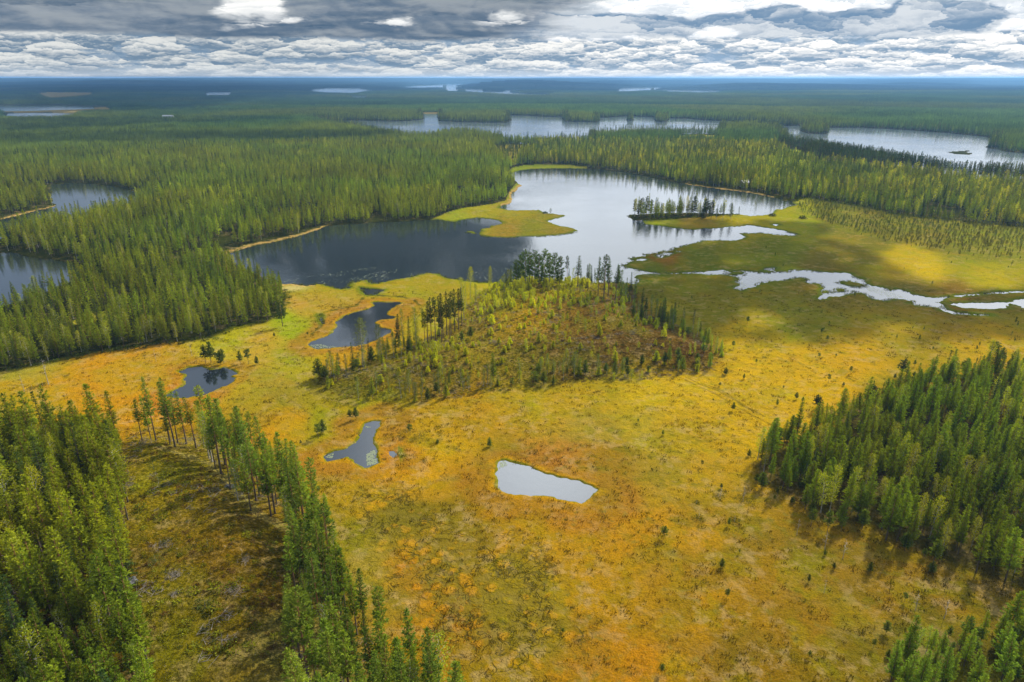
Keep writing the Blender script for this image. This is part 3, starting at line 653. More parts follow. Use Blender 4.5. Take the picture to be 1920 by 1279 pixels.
#@@TREES
# ------------------------------------------------------------------ foliage and bark materials
def leaf_mat(name, trans=0.42, var=0.5):
    m, nt, out = newmat(name)
    tint = attr(nt, 'tint', 'INSTANCER')
    v = attr(nt, 'fv', out=2)
    oi = nt.nodes.new('ShaderNodeObjectInfo'); rnd = E(nt, oi.outputs['Random'])
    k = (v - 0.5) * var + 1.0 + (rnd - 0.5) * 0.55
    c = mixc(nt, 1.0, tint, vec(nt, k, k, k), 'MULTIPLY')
    d = shader(nt, 'ShaderNodeBsdfDiffuse', Color=c)
    t = shader(nt, 'ShaderNodeBsdfTranslucent', Color=mixc(nt, 1.0, c, (1.25, 1.25, 0.35), 'MULTIPLY'))
    mx = nt.nodes.new('ShaderNodeMixShader'); mx.inputs[0].default_value = trans
    nt.links.new(d.outputs[0], mx.inputs[1]); nt.links.new(t.outputs[0], mx.inputs[2])
    nt.links.new(mx.outputs[0], out.inputs[0])
    return m
def bark_mat(name, kind):
    m, nt, out = newmat(name)
    P = coords(nt, 'Object'); x, y, z = sep(nt, P)
    n = noise(nt, vec(nt, x * 6.0, y * 6.0, z * 1.5), 1.0, 4.0, 0.6)
    if kind == 'pine':
        c = mixc(nt, z.ss(4.0, 9.0), mixc(nt, n, (0.06, 0.045, 0.035), (0.19, 0.15, 0.12)), mixc(nt, n, (0.22, 0.10, 0.045), (0.40, 0.20, 0.09)))
    elif kind == 'birch':
        b = noise(nt, vec(nt, x * 2.0, y * 2.0, z * 3.5), 1.0, 3.0, 0.7).ss(0.50, 0.58)
        c = mixc(nt, b, (0.48, 0.46, 0.42), (0.10, 0.09, 0.08))
    elif kind == 'slash':
        c = mixc(nt, n, (0.10, 0.085, 0.07), (0.26, 0.23, 0.20))
    elif kind == 'dead':
        c = mixc(nt, n, (0.24, 0.22, 0.20), (0.48, 0.45, 0.42))
    else:
        c = mixc(nt, n, (0.05, 0.04, 0.03), (0.15, 0.12, 0.10))
    b = shader(nt, 'ShaderNodeBsdfPrincipled', Base_Color=c, Roughness=0.9, Normal=bump(nt, n, 0.6, 0.05))
    b.inputs['Specular IOR Level'].default_value = 0.15
    nt.links.new(b.outputs[0], out.inputs[0]); return m
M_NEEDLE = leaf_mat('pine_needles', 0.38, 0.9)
M_LEAF = leaf_mat('birch_leaves', 0.48, 0.8)
BARK = {k: bark_mat(k + '_bark', k) for k in ('pine', 'birch', 'spruce', 'dead')}

# ------------------------------------------------------------------ tree shapes
def kites(P, D, L, Wd, rg, fv=None):
    """narrow leaf-sized quads: base point, direction, length, width"""
    n = len(P); L = np.broadcast_to(L, (n,))[:, None]; Wd = np.broadcast_to(Wd, (n,))[:, None]
    D = D / (np.linalg.norm(D, axis=1)[:, None] + 1e-9)
    s = np.cross(D, rg.normal(size=(n, 3))); s /= (np.linalg.norm(s, axis=1)[:, None] + 1e-9)
    m = P + D * L * 0.5
    v = np.stack([P, m + s * Wd * 0.5, P + D * L, m - s * Wd * 0.5], 1).reshape(-1, 3)
    f = np.arange(n * 4).reshape(-1, 4)
    if fv is None: fv = rg.random(n)
    return v, f, np.repeat(fv, 4)
def tube(pts, rad, sides=5):
    pts = np.array(pts, float); v = []; f = []
    for i, p in enumerate(pts):
        d = pts[min(i + 1, len(pts) - 1)] - pts[max(i - 1, 0)]; d /= np.linalg.norm(d) + 1e-9
        a = np.cross(d, (0.3, 0.9, 0.1) if abs(d[2]) > 0.7 else (0, 0, 1)); a /= np.linalg.norm(a); b = np.cross(d, a)
        for k in range(sides):
            t = 2 * math.pi * k / sides; v.append(p + (a * math.cos(t) + b * math.sin(t)) * rad[i])
    for i in range(len(pts) - 1):
        for k in range(sides):
            k2 = (k + 1) % sides; f.append((i * sides + k, i * sides + k2, (i + 1) * sides + k2, (i + 1) * sides + k))
    return np.array(v), np.array(f)
def joinm(parts):
    V = []; F = []; A = []; o = 0
    for p in parts:
        v, f = p[0], p[1]; V.append(v); F.append(f + o); o += len(v)
        A.append(p[2] if len(p) > 2 else np.full(len(v), 0.5))
    return np.concatenate(V), np.concatenate(F), np.concatenate(A)

def trunk_of(h, r0, rg, lean=0.02, sides=6):
    bx, by = rg.normal(size=2) * lean * h
    ts = np.array([0, .04, .2, .45, .7, .9, 1.0]); 
    pts = [(bx * t * t, by * t * t, h * t - (0.4 if t == 0 else 0)) for t in ts]
    return pts, [r0 * k for k in (1.35, 1.0, .85, .62, .38, .15, .04)]
def trunk_xy(pts, z):
    p = np.array(pts); return np.stack([np.interp(z, p[:, 2], p[:, 0]), np.interp(z, p[:, 2], p[:, 1])], -1)

def conifer(seed, h=15.0, base=0.35, rmax=1.9, shape='young', lod=0, kind='pine'):
    """returns crown (v,f,a) and trunk (v,f)"""
    rg = np.random.default_rng(seed)
    tp, tr = trunk_of(h, h * 0.0105 + 0.02, rg)
    trunk = [tube(tp, tr, 6 if lod == 0 else 4)]
    z0 = h * base; step = {0: 0.55, 1: 0.9, 2: 1.7}[lod] * (h / 15) ** 0.5
    zs = np.arange(z0, h - 0.25, step); leaves = []; twigs = []
    for z in zs:
        t = (z - z0) / (h - z0)
        if shape == 'young': prof = (1 - t) ** 0.68 * (0.70 + 0.30 * min(1, t * 5 + 0.2))
        elif shape == 'old': prof = math.sqrt(max(0, 1 - (2 * max(t, 0.0) - 0.85) ** 2 / 1.5)) * (0.85 if t < 0.9 else 0.6)
        else: prof = (1 - t) ** 1.0
        nb = {0: rg.integers(4, 7), 1: 5, 2: 4}[lod]
        a0 = rg.random() * 6.28
        for b in range(nb):
            if shape == 'old' and rg.random() < 0.22: continue
            L = rmax * prof * rg.uniform(0.6, 1.2) + 0.12
            a = a0 + b * 6.28 / nb + rg.normal() * 0.3
            up = {'young': 0.22 + 0.45 * t, 'old': 0.25 + 0.5 * t, 'spruce': -0.28 + 0.6 * t}[shape] + rg.normal() * 0.12
            d = np.array([math.cos(a), math.sin(a), up]); d /= np.linalg.norm(d)
            zz = z + rg.normal() * 0.12
            c = np.array([*trunk_xy(tp, zz), zz])
            if lod == 0 and L > 0.5:
                twigs.append(tube([c, c + d * L * 0.4, c + d * L * 0.75 + (0, 0, 0.05 * L)], [0.025, 0.014, 0.005], 3))
            start = 0.15 if shape != 'old' else 0.35
            if lod == 0:
                nt_ = max(2, int(L / 0.24)); 
                for s in np.linspace(start, 1.0, nt_):
                    p = c + d * L * s + (0, 0, 0.10 * L * s * s) + rg.normal(size=3) * 0.05
                    k = 4
                    dd = d[None] * 0.75 + rg.normal(size=(k, 3)) * (0.55, 0.55, 0.36) + (0, 0, 0.12 if shape != 'spruce' else -0.12)
                    sz = {'young': 0.56, 'old': 0.60, 'spruce': 0.46}[shape] * rg.uniform(0.75, 1.2) * (1.15 - 0.35 * t)
                    leaves.append(kites(np.repeat(p[None], k, 0), dd, sz, sz * 0.34, rg, np.full(k, rg.random() * 0.5 + s * 0.5)))  # tufts coloured darker near the stem, imitating shade inside the crown
            elif lod == 1:
                for s in (0.15, 0.55):
                    p = c + d * L * s; k = 2
                    dd = d[None] + rg.normal(size=(k, 3)) * 0.38
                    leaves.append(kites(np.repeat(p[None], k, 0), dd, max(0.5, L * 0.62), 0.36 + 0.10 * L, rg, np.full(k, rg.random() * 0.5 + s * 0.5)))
            else:
                leaves.append(kites((c + d * L * 0.1)[None], d[None] + rg.normal(size=(1, 3)) * 0.2, L * 0.9 + 0.3, 0.8 + 0.2 * L, rg))
    top = np.array([[*trunk_xy(tp, h), h - 0.5]])
    leaves.append(kites(np.repeat(top, 4, 0), rg.normal(size=(4, 3)) * 0.18 + (0, 0, 1), 0.9, 0.3 if lod < 2 else 0.7, rg))
    if lod == 0 and base > 0.25:      # dry snags below the living crown
        for z in np.arange(h * 0.12 + 1, z0, 0.9):
            if rg.random() < 0.6:
                a = rg.random() * 6.28; c = np.array([*trunk_xy(tp, z), z]); L = rg.uniform(0.3, 1.1)
                twigs.append(tube([c, c + np.array([math.cos(a), math.sin(a), -0.1]) * L, c + np.array([math.cos(a + .2), math.sin(a + .2), 0.0]) * L * 1.3], [0.025, 0.015, 0.006], 3))
    crown = joinm(leaves); tk = joinm(trunk + twigs)
    return crown, tk
def birch(seed, h=13.0, base=0.22, rmax=2.0, lod=0, sparse=1.0):
    rg = np.random.default_rng(seed)
    tp, tr = trunk_of(h, h * 0.009 + 0.02, rg, 0.03)
    trunk = [tube(tp, tr, 6 if lod == 0 else 4)]; leaves = []; twigs = []
    z0 = h * base
    nb = {0: int(46 * sparse), 1: 22, 2: 10}[lod]
    for i in range(nb):
        t = (i + rg.random()) / nb; z = z0 + (h - z0) * t * 0.97
        prof = math.sin(math.pi * min(1, (t * 0.82 + 0.14))) ** 0.8
        L = rmax * prof * rg.uniform(0.55, 1.15) + 0.25; a = i * 2.4 + rg.normal() * 0.4
        d = np.array([math.cos(a), math.sin(a), rg.uniform(0.5, 1.1)]); d /= np.linalg.norm(d)
        c = np.array([*trunk_xy(tp, z), z])
        if lod == 0: twigs.append(tube([c, c + d * L * 0.6, c + d * L + (0, 0, -0.1 * L)], [0.03, 0.018, 0.006], 3))
        n = {0: 26, 1: 6, 2: 2}[lod]
        s = rg.uniform(0.25, 1.08, n)
        p = c + d[None] * (L * s)[:, None] + rg.normal(size=(n, 3)) * 0.26
        p[:, 2] -= 0.18 * L * s * s
        sz = {0: 0.25, 1: 0.62, 2: 1.25}[lod]
        leaves.append(kites(p, rg.normal(size=(n, 3)) + (0, 0, -0.35), sz * rg.uniform(0.7, 1.3, n), sz * 0.72, rg, 0.3 * rg.random() + 0.7 * rg.random(n)))
    return joinm(leaves), joinm(trunk + twigs)
def dead_tree(seed, h=9.0, limbs=16):
    rg = np.random.default_rng(seed); tp, tr = trunk_of(h, h * 0.011 + 0.02, rg, 0.03); parts = []
    for i in range(limbs):
        z = h * rg.uniform(0.35, 0.97); a = rg.random() * 6.28; L = (1 - z / h) * 2.0 + rg.uniform(0.25, 0.7)
        c = np.array([*trunk_xy(tp, z), z]); d = np.array([math.cos(a), math.sin(a), rg.uniform(-0.1, 0.4)])
        parts.append(tube([c, c + d * L * 0.5, c + d * L + (0, 0, 0.1 * L)], [0.045, 0.03, 0.01], 3))
    return joinm([tube(tp, tr, 6)]), joinm(parts)
def bush(seed, r=0.6, n=60, sz=0.24, tall=1.0):
    rg = np.random.default_rng(seed); P = rg.normal(size=(n, 3)); P /= np.linalg.norm(P, axis=1)[:, None]
    P = P * (rg.random((n, 1)) ** 0.4) * (r, r, r * tall * 0.8) ; P[:, 2] = np.abs(P[:, 2]) + 0.02
    return kites(P, rg.normal(size=(n, 3)) * 0.8 + P / r + (0, 0, 0.4), sz * rg.uniform(0.7, 1.4, n), sz * 0.5, rg)

def scaled(m3, s): return (m3[0] * s,) + tuple(m3[1:])
FORMS = {}        # kind -> list of dict(crown=mesh, trunk=mesh, whole=mesh, mid=mesh, h=height)
def both(crown, tk, mats, name):
    v, f, a = joinm([crown, tk]); mi = np.concatenate([np.zeros(len(crown[1]), int), np.ones(len(tk[1]), int)])
    return mesh(name, v, f, mats, mi, cols={'fv': a})
def add_form(kind, fn, h, leafm, barkm, mid_fn=None):
    crown, tk = fn(0)
    d = dict(h=h, crown=mesh('crown', crown[0], crown[1], [leafm], cols={'fv': crown[2]}), trunk=mesh('trunk', tk[0], tk[1], [barkm]),
             whole=both(crown, tk, [leafm, barkm], kind))
    c1, t1 = fn(1); d['mid'] = both(c1, t1, [leafm, barkm], kind + '_small'); d['midgeo'] = (c1, t1)
    c2, t2 = fn(2); d['fargeo'] = (c2, t2)
    FORMS.setdefault(kind, []).append(d)
for s in range(5): add_form('young_pine', lambda l, s=s: conifer(100 + s, 15, (0.20, 0.27, 0.14, 0.24, 0.32)[s], (2.2, 1.9, 2.45, 1.85, 2.1)[s], 'young', l), 15, M_NEEDLE, BARK['pine'])
for s in range(4): add_form('stand_pine', lambda l, s=s: conifer(150 + s, 15, (0.42, 0.34, 0.5, 0.40)[s], (1.2, 1.4, 1.1, 1.3)[s], 'young', l), 15, M_NEEDLE, BARK['pine'])
for s in range(4): add_form('tall_pine', lambda l, s=s: conifer(200 + s, 20, (0.42, 0.50, 0.36, 0.55)[s], (1.55, 1.4, 1.75, 1.5)[s], 'young' if s < 3 else 'old', l), 20, M_NEEDLE, BARK['pine'])
for s in range(4): add_form('shore_pine', lambda l, s=s: conifer(250 + s, 14, (0.12, 0.2, 0.3, 0.16)[s], (2.2, 2.5, 2.0, 2.7)[s], 'old', l), 14, M_NEEDLE, BARK['pine'])
for s in range(3): add_form('spruce', lambda l, s=s: conifer(300 + s, 16, 0.06, (1.9, 1.6, 2.1)[s], 'spruce', l), 16, M_NEEDLE, BARK['spruce'])
for s in range(4): add_form('birch', lambda l, s=s: birch(400 + s, 13, (0.2, 0.25, 0.15, 0.3)[s], (1.9, 1.6, 2.2, 1.5)[s], l, (1, 1, 1.2, 0.7)[s]), 13, M_LEAF, BARK['birch'])
for s in range(4): add_form('bog_pine', lambda l, s=s: conifer(500 + s, 5, (0.3, 0.45, 0.2, 0.5)[s], (1.0, 0.8, 1.1, 0.9)[s], 'young' if s != 3 else 'old', l), 5, M_NEEDLE, BARK['pine'])
for s in range(4): add_form('sapling', lambda l, s=s: birch(600 + s, 5, 0.08, (0.95, 0.8, 1.1, 0.7)[s], min(l, 1) if l else 0, 0.45) if s < 2 else conifer(600 + s, 4, 0.08, 1.0, 'young', max(l, 0)), 5, M_LEAF, BARK['birch'] if s < 2 else BARK['pine'])

# ------------------------------------------------------------------ where trees stand
def jitter_grid(x0, x1, y0, y1, s, seed, jit=0.42):
    g = np.random.default_rng(seed)
    X, Y = np.meshgrid(np.arange(x0, x1, s), np.arange(y0, y1, s * 0.9)); X = X + (np.arange(X.shape[0]) % 2)[:, None] * s * 0.5
    X = X.ravel() + g.uniform(-jit, jit, X.size) * s; Y = Y.ravel() + g.uniform(-jit, jit, Y.size) * s
    k = (np.abs(X) < Y * 0.82 + 60) ; return X[k], Y[k]
def visible(x, y, h, pad=60):
    ax, ay = PX(x, y, 0.0); bx, by = PX(x, y, h)
    return (ax > -pad - 60) & (ax < 1980 + pad) & (by < 1279 + pad)

TREES = []   # dicts of arrays: x,y,kind,height,tint,zone
def add_trees(zone, x, y, kinds, probs, hh, tints, seed, sdmin=1.6, hv=0.16):
    g = np.random.default_rng(seed); n = len(x)
    if n == 0: return
    kd = g.choice(len(kinds), n, p=np.array(probs) / sum(probs))
    z = terrain(x, y, None)
    stand = fbm(x, y, 70, seed + 5, 3); st2 = fbm(x, y, 18, seed + 9, 2)
    H = np.array([hh[kinds[k]] for k in kd]) * (1 + g.normal(size=n) * hv) * (0.86 + 0.28 * stand)
    T = np.array([tints[kinds[k]] for k in kd])
    v = (0.45 + 0.45 * st2 + 0.65 * fbm(x, y, 45, seed + 13, 2))[:, None]; warm = (sstep(stand, 0.35, 0.65) * 0.5 + g.random(n) * 0.5)[:, None]
    T = T * v * (np.array([0.80, 0.95, 1.1]) * (1 - warm) + np.array([1.28, 1.10, 0.7]) * warm)
    TREES.append(dict(zone=zone, x=x, y=y, z=z, kind=np.array([kinds[k] for k in kd], dtype=object), h=H, tint=T, rot=g.random(n) * 6.283, form=g.integers(0, 100, n)))
GP = (0.165, 0.215, 0.020); GY = (0.33, 0.33, 0.018); GD = (0.055, 0.085, 0.024); GB = (0.26, 0.29, 0.030)
TN = dict(young_pine=GP, stand_pine=GP, shore_pine=GD, tall_pine=(0.150, 0.190, 0.024), spruce=GD, birch=GB, bog_pine=(0.100, 0.130, 0.028), sapling=(0.30, 0.33, 0.018))
HH = dict(young_pine=14.5, stand_pine=15, shore_pine=12, tall_pine=19, spruce=15, birch=13, bog_pine=4.2, sapling=3.0)

def place():
    # lower left stand
    x, y = jitter_grid(-170, 0, 40, 235, 3.3, 1)
    k = inside(FA, x, y) & visible(x, y, 17, 90); add_trees('lower_left', x[k], y[k], ['stand_pine', 'spruce', 'birch', 'young_pine'], [.66, .05, .10, .19], {**HH, 'young_pine': 11, 'stand_pine': 14}, {**TN, 'young_pine': (0.165, 0.20, 0.015), 'stand_pine': (0.165, 0.20, 0.015), 'birch': (0.26, 0.28, 0.02)}, 11, hv=0.2)
    # ridge row of tall pines
    x, y = jitter_grid(-150, 20, 40, 235, 3.45, 2)
    k = inside(FB, x, y) & visible(x, y, 21, 90); add_trees('ridge', x[k], y[k], ['tall_pine', 'stand_pine', 'birch', 'spruce'], [.50, .34, .11, .05], {**HH, 'tall_pine': 17.5, 'stand_pine': 15}, TN, 12)
    # right stand
    x, y = jitter_grid(30, 330, 60, 270, 3.95, 3)
    k = inside(FF, x, y) & visible(x, y, 16, 90); 
    add_trees('right', x[k], y[k], ['young_pine', 'birch', 'spruce', 'stand_pine'], [.68, .14, .08, .10], {**HH, 'young_pine': 10.3, 'birch': 10, 'spruce': 10, 'stand_pine': 11.5}, {**TN, 'birch': GY, 'young_pine': (0.16, 0.205, 0.016), 'stand_pine': (0.16, 0.205, 0.016)}, 13, hv=0.22)
    s = sdf(FF, x, y, 14.0); x2, y2 = jitter_grid(30, 330, 60, 270, 3.6, 4); s = sdf(FF, x2, y2, 14.0)
    k = (s > 0) & (s < 9) & visible(x2, y2, 8, 60) & (np.random.default_rng(5).random(len(x2)) < np.where(s < 3.0, 0.7, 0.03)); add_trees('right_fringe', x2[k], y2[k], ['bog_pine'], [1], {'bog_pine': 4.2}, {**TN, 'bog_pine': (0.09, 0.12, 0.02)}, 14, hv=0.35)
    x, y = jitter_grid(30, 200, 50, 140, 3.0, 6)
    k = inside(FG, x, y) & visible(x, y, 9, 60); add_trees('right_corner', x[k], y[k], ['young_pine', 'bog_pine', 'birch'], [.6, .3, .1], {'young_pine': 7.5, 'bog_pine': 4.5, 'birch': 6}, TN, 15, hv=0.25)
    # all the forest between the bog and 1150 m
    x, y = jitter_grid(-950, 950, 150, 1150, 4.0, 7)
    k = visible(x, y, 18, 30) & (np.hypot(x, y) < 1150); x, y = x[k], y[k]
    sd = water_sd(x, y); b = sdf(FC_EDGE, x, y, 30.0)
    op = (b < 0.5) | inside(PEN, x, y) | inside(NSH, x, y) | (sd < 3.5) | inside(GLADE, x, y) | inside(GLADE2, x, y) | inside(YGLADE, x, y) | inside(NBOG, x, y) | inside(ROWN, x, y)
    for P in BEACH: op |= inside(P, x, y) & (sd < 7)
    gap = fbm(x, y, 26, 66, 3) + 0.25 * fbm(x, y, 120, 67, 2) ; op |= (gap < np.quantile(gap, 0.07)) & (b > 8)
    k = ~op; x, y, b, sd = x[k], y[k], b[k], sd[k]
    strip = inside(STRIP, x, y)
    px, py = PX(x, y)
    right = (px > 1000) & ~strip; left = (px <= 1000) & ~strip
    g = np.random.default_rng(8); thin = g.random(len(x))
    l1 = left & (b < 22); add_trees('left_edge', x[l1], y[l1], ['young_pine', 'birch', 'tall_pine', 'spruce'], [.62, .2, .1, .08], {**HH, 'young_pine': 10.3, 'tall_pine': 12, 'birch': 9.6, 'spruce': 10.8}, TN, 16)
    l2 = left & (b >= 22); add_trees('left_forest', x[l2], y[l2], ['young_pine', 'birch', 'spruce', 'stand_pine'], [.68, .08, .08, .16], {**HH, 'young_pine': 10, 'spruce': 11.3, 'birch': 9.5, 'stand_pine': 11}, {**TN, 'young_pine': (0.205, 0.26, 0.022)}, 17, hv=0.2)
    r1 = right & (thin < 0.92) & (y > 330); add_trees('right_forest', x[r1], y[r1], ['young_pine', 'birch', 'spruce', 'tall_pine'], [.56, .26, .12, .06], {**HH, 'young_pine': 10.3, 'tall_pine': 13.5, 'birch': 9.6, 'spruce': 11.3}, {**TN, 'birch': GY}, 18, hv=0.24)
    add_trees('strip', x[strip], y[strip], ['tall_pine'], [1], {'tall_pine': 17}, {'tall_pine': (0.050, 0.075, 0.022)}, 19, hv=0.1)
    x, y = jitter_grid(60, 420, 900, 1400, 7.0, 20); k = inside(ROWN, x, y); add_trees('shore_row', x[k], y[k], ['tall_pine'], [1], {'tall_pine': 15}, {'tall_pine': (0.075, 0.11, 0.024)}, 20)
    x, y = jitter_grid(-120, 120, 700, 1200, 6.0, 21); k = inside(NBOG, x, y) & (np.random.default_rng(1).random(len(x)) < .75); add_trees('north_bog', x[k], y[k], ['bog_pine'], [1], {'bog_pine': 5}, TN, 21, hv=.3)
    # scrubby bog pines right of the lake
    x, y = jitter_grid(180, 620, 330, 620, 2.9, 22); k = inside(SCRUB, x, y) & visible(x, y, 5, 20); x, y = x[k], y[k]
    e = sdf(SCRUB, x, y, 40.0); dn = fbm(x, y, 24, 23, 3); hi = sdf(poly([(1480,380),(1513,372),(1560,380),(1680,404),(1780,414),(1920,428),(2400,480),(2400,500),(1900,455),(1760,440),(1640,440),(1560,425),(1500,400)]), x, y, 20.0)
    k = (np.random.default_rng(24).random(len(x)) < np.clip(0.50 + 0.40 * (hi < 0) + (dn - .5) * 3.2, 0.04, .97)) & (e < -1.5); add_trees('scrub', x[k], y[k], ['bog_pine'], [1], {'bog_pine': 2.2}, {'bog_pine': (0.155, 0.165, 0.045)}, 25, hv=0.35)
    X, Y = np.meshgrid(np.arange(-1700, 2000, 5.0), np.arange(1000, 2700, 5.0)); g = np.random.default_rng(60)
    x = X.ravel() + g.uniform(-2, 2, X.size); y = Y.ravel() + g.uniform(-2, 2, X.size); k = (np.hypot(x, y) > 1130) & (np.abs(x) < y * .8); x, y = x[k], y[k]
    s = sdf(W['wide_lake'], x, y, 20.0)
    for P in ISL[7:]: s = np.maximum(s, -sdf(P, x, y, 20.0))
    rr = np.hypot(x, y); k = (s > 2.0) & (s < 15) & ~inside(ROWN, x, y) & ~inside(ISL[-1], x, y)
    for P in FARMARSH: k &= sdf(P, x, y, 4.0) > 2
    x, y = x[k], y[k]; add_trees('far_shore', x, y, ['young_pine', 'tall_pine', 'spruce', 'birch'], [.45, .25, .15, .15], {**HH, 'young_pine': 13, 'tall_pine': 16}, {**TN, 'young_pine': (0.10, 0.14, 0.024), 'tall_pine': (0.08, 0.11, 0.024), 'birch': (0.15, 0.19, 0.03)}, 61)
    # mound: saplings thick in the upper part, birches along the lower edge
    x, y = jitter_grid(-100, 110, 190, 360, 2.3, 30); k = inside(MOUND, x, y); x, y = x[k], y[k]; px, py = PX(x, y, 4)
    g = np.random.default_rng(31); q = g.random(len(x))
    dns = np.where((py < 585) & (px < 1110) & (px > 900), 0.75, 0.17) + np.where((px > 780) & (px < 900) & (py > 640) & (py < 700), 0.4, 0) + np.where((px > 1130) & (py < 610), .15, 0)
    k = q < dns; add_trees('mound_saplings', x[k], y[k], ['sapling'], [1], {'sapling': 2.5}, {'sapling': (0.34, 0.37, 0.018)}, 32, hv=0.42)
    e = -sdf(MOUND, x, y, 14.0); k = (e < 9) & (e > 0.5) & (py > 640) & (q < 0.36) & (px < 1180)
    add_trees('mound_edge', x[k], y[k], ['birch', 'bog_pine', 'young_pine'], [.62, .2, .18], {'birch': 6.5, 'bog_pine': 4.5, 'young_pine': 6}, {**TN, 'birch': (0.15, 0.18, 0.025)}, 33, hv=0.25)
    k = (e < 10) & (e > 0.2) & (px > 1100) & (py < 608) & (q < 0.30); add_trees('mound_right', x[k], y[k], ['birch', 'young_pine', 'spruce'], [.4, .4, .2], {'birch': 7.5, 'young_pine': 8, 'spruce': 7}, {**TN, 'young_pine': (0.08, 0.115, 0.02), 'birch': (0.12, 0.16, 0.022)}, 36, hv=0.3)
    k = (e < 8) & (e > 0.2) & (px > 930) & (px < 1110) & (py < 545) & (q < 0.5); add_trees('mound_right', x[k], y[k], ['shore_pine', 'spruce', 'birch'], [.4, .3, .3], {'birch': 6, 'shore_pine': 7, 'spruce': 6}, {**TN, 'shore_pine': (0.075, 0.11, 0.02)}, 38, hv=0.3)
    k = (e < 13) & (e > 0.5) & (px > 1150) & (py < 690) & (py > 600) & (q < 0.22) & (q > .05)
    add_trees('mound_right', x[k], y[k], ['birch', 'young_pine', 'bog_pine'], [.4, .3, .3], {'birch': 6.5, 'bog_pine': 4, 'young_pine': 6}, TN, 34, hv=0.3)
    # open bog: scattered little pines
    x, y = jitter_grid(-160, 420, 70, 420, 7.0, 35); b = sdf(FC_EDGE, x, y, 4.0); sd = water_sd(x, y); px, py = PX(x, y)
    g = np.random.default_rng(36); q = g.random(len(x)); 
    dn = np.where((px > 1350) & (py > 600) & (py < 760), 0.20, 0.04) + np.where((px > 1150) & (py > 760), 0.12, 0) + np.where((px > 1500) & (py > 1050), .25, 0) + np.where((px > 1250) & (px < 1480) & (py > 880) & (py < 1000), .15, 0)
    k = (b < -3) & (sd > 3) & (q < dn) & ~inside(MOUND, x, y) & ~inside(ESKER, x, y) & ~inside(FF, x, y) & ~inside(SCRUB, x, y) & (sdf(FG, x, y, 3.) > 0) & visible(x, y, 3, 0)
    add_trees('bog_scatter', x[k], y[k], ['bog_pine'], [1], {'bog_pine': 1.9}, TN, 37, hv=0.4)
place()

# trees picked out one by one in the photograph: pixel of the foot, height, kind, label
SINGLES = []
def single(px, py, h, kind, label, group=None, tint=None, form=None, cat='tree', wid=1.0):
    x, y, z = hit(px, py)
    SINGLES.append(dict(x=x, y=y, z=z, h=h, kind=kind, label=label, group=group, tint=tint or TN.get(kind, GP), form=form, cat=cat, wid=wid))
for i, (a, b, h) in enumerate([(968,534,13),(976,528,15),(985,531,17.5),(993,536,16),(1002,532,17),(1011,537,15.5),(1021,534,17.5),(1030,538,16),(1040,535,15.5),(1049,537,14.5)]):
    single(a, b, h, 'shore_pine', 'dark pine in the dense clump on top of the mound by the lake', 'dark pines clumped on top of the mound', (0.075, 0.115, 0.020), wid=1.0)
single(1063,532,14.5,'tall_pine','thin airy pine standing alone just right of the dense clump on the mound', tint=GD)
single(1083,538,15,'tall_pine','broad flat-crowned pine between the thin airy pine and the narrow one on the mound', tint=GD, wid=1.25)
single(1102,544,12.5,'tall_pine','narrow pale pine between the flat-crowned pine and the right-hand trio on the mound', tint=(0.05,0.07,0.025))
single(1121,556,19,'tall_pine','left pine of the tall trio at the right end of the mound top', tint=GD)
single(1132,560,21,'tall_pine','tallest middle pine of the trio at the right end of the mound top', tint=GD, wid=1.2)
single(1140,556,19,'tall_pine','right pine of the tall trio at the right end of the mound top', tint=GD)
single(1154,562,16.5,'tall_pine','leaning broad pine closest to the water at the right end of the mound', tint=GD, wid=1.4)
single(958,540,11,'spruce','slim spruce at the left end of the clump on the mound', tint=GD)
single(945,545,8.5,'birch','slim birch left of the dark clump on the mound')
single(882,560,16,'birch','tall slender birch rising against the lake left of the mound top', tint=GY, wid=.8)
single(919,545,12.5,'birch','lone slender yellow-green birch against the shore glare', tint=GY, wid=.75)
single(866,565,12,'birch','low wide birch at the foot of the tall slender birch', tint=GY)
single(874,570,11,'birch','small pale birch between the two slender birches', tint=GY)
single(893,566,9,'birch','bushy young birch right of the tall slender birch')
for i, (a, b, h) in enumerate([(802,642,17),(809,637,18),(817,640,18.5),(824,632,17.5),(831,634,19),(838,628,18.5),(846,626,18),(853,622,18.5),(860,618,17.5),(866,612,17),(797,648,14),(828,640,16),(844,634,16.5)]):
    single(a, b, h, 'tall_pine', 'dark pine in the tall clump between the mound and the long pond', 'pines between the mound and the long pond', (0.040, 0.060, 0.018), wid=.95)
single(870,600,16.5,'birch','birch with a bright white trunk at the right side of the tall pine clump', tint=GY, wid=.7)
for a, b, h, l in [(757,655,17,'tall birch nearest the long pond in the pair left of the pine clump'),(781,652,17,'tall birch with a bare white upper trunk left of the pine clump'),(747,652,14,'dark slim pine left of the tall birch pair'),(769,657,14,'spruce between the two tall birches beside the long pond')]:
    single(a, b, h, 'birch' if 'birch' in l[:10] else ('spruce' if l.startswith('spruce') else 'young_pine'), l, wid=.75, tint=GB if 'birch' in l[:10] else GD)
single(681,688,19,'birch','big feathery birch overlapping the lower end of the long pond', tint=(0.13,0.15,0.045), wid=1.25)
single(711,665,12.5,'birch','grey-green birch at the right bank of the long pond', tint=(0.09,0.11,0.04))
single(663,690,10,'spruce','dark spruce at the foot of the big feathery birch', tint=GD)
single(692,676,9,'spruce','dark rusty spruce just right of the big feathery birch', tint=(0.04,0.04,0.02))
single(720,664,7,'young_pine','small pine right of the grey-green birch'); single(728,662,6.5,'young_pine','smallest of the pines right of the grey-green birch')
single(627,710,9,'birch','birch at the left tip of the mound above its long shadow', tint=GY); single(634,715,8,'young_pine','dark young pine at the left tip of the mound')
single(617,700,8,'birch','pale birch leaning out from the left tip of the mound', tint=GY)
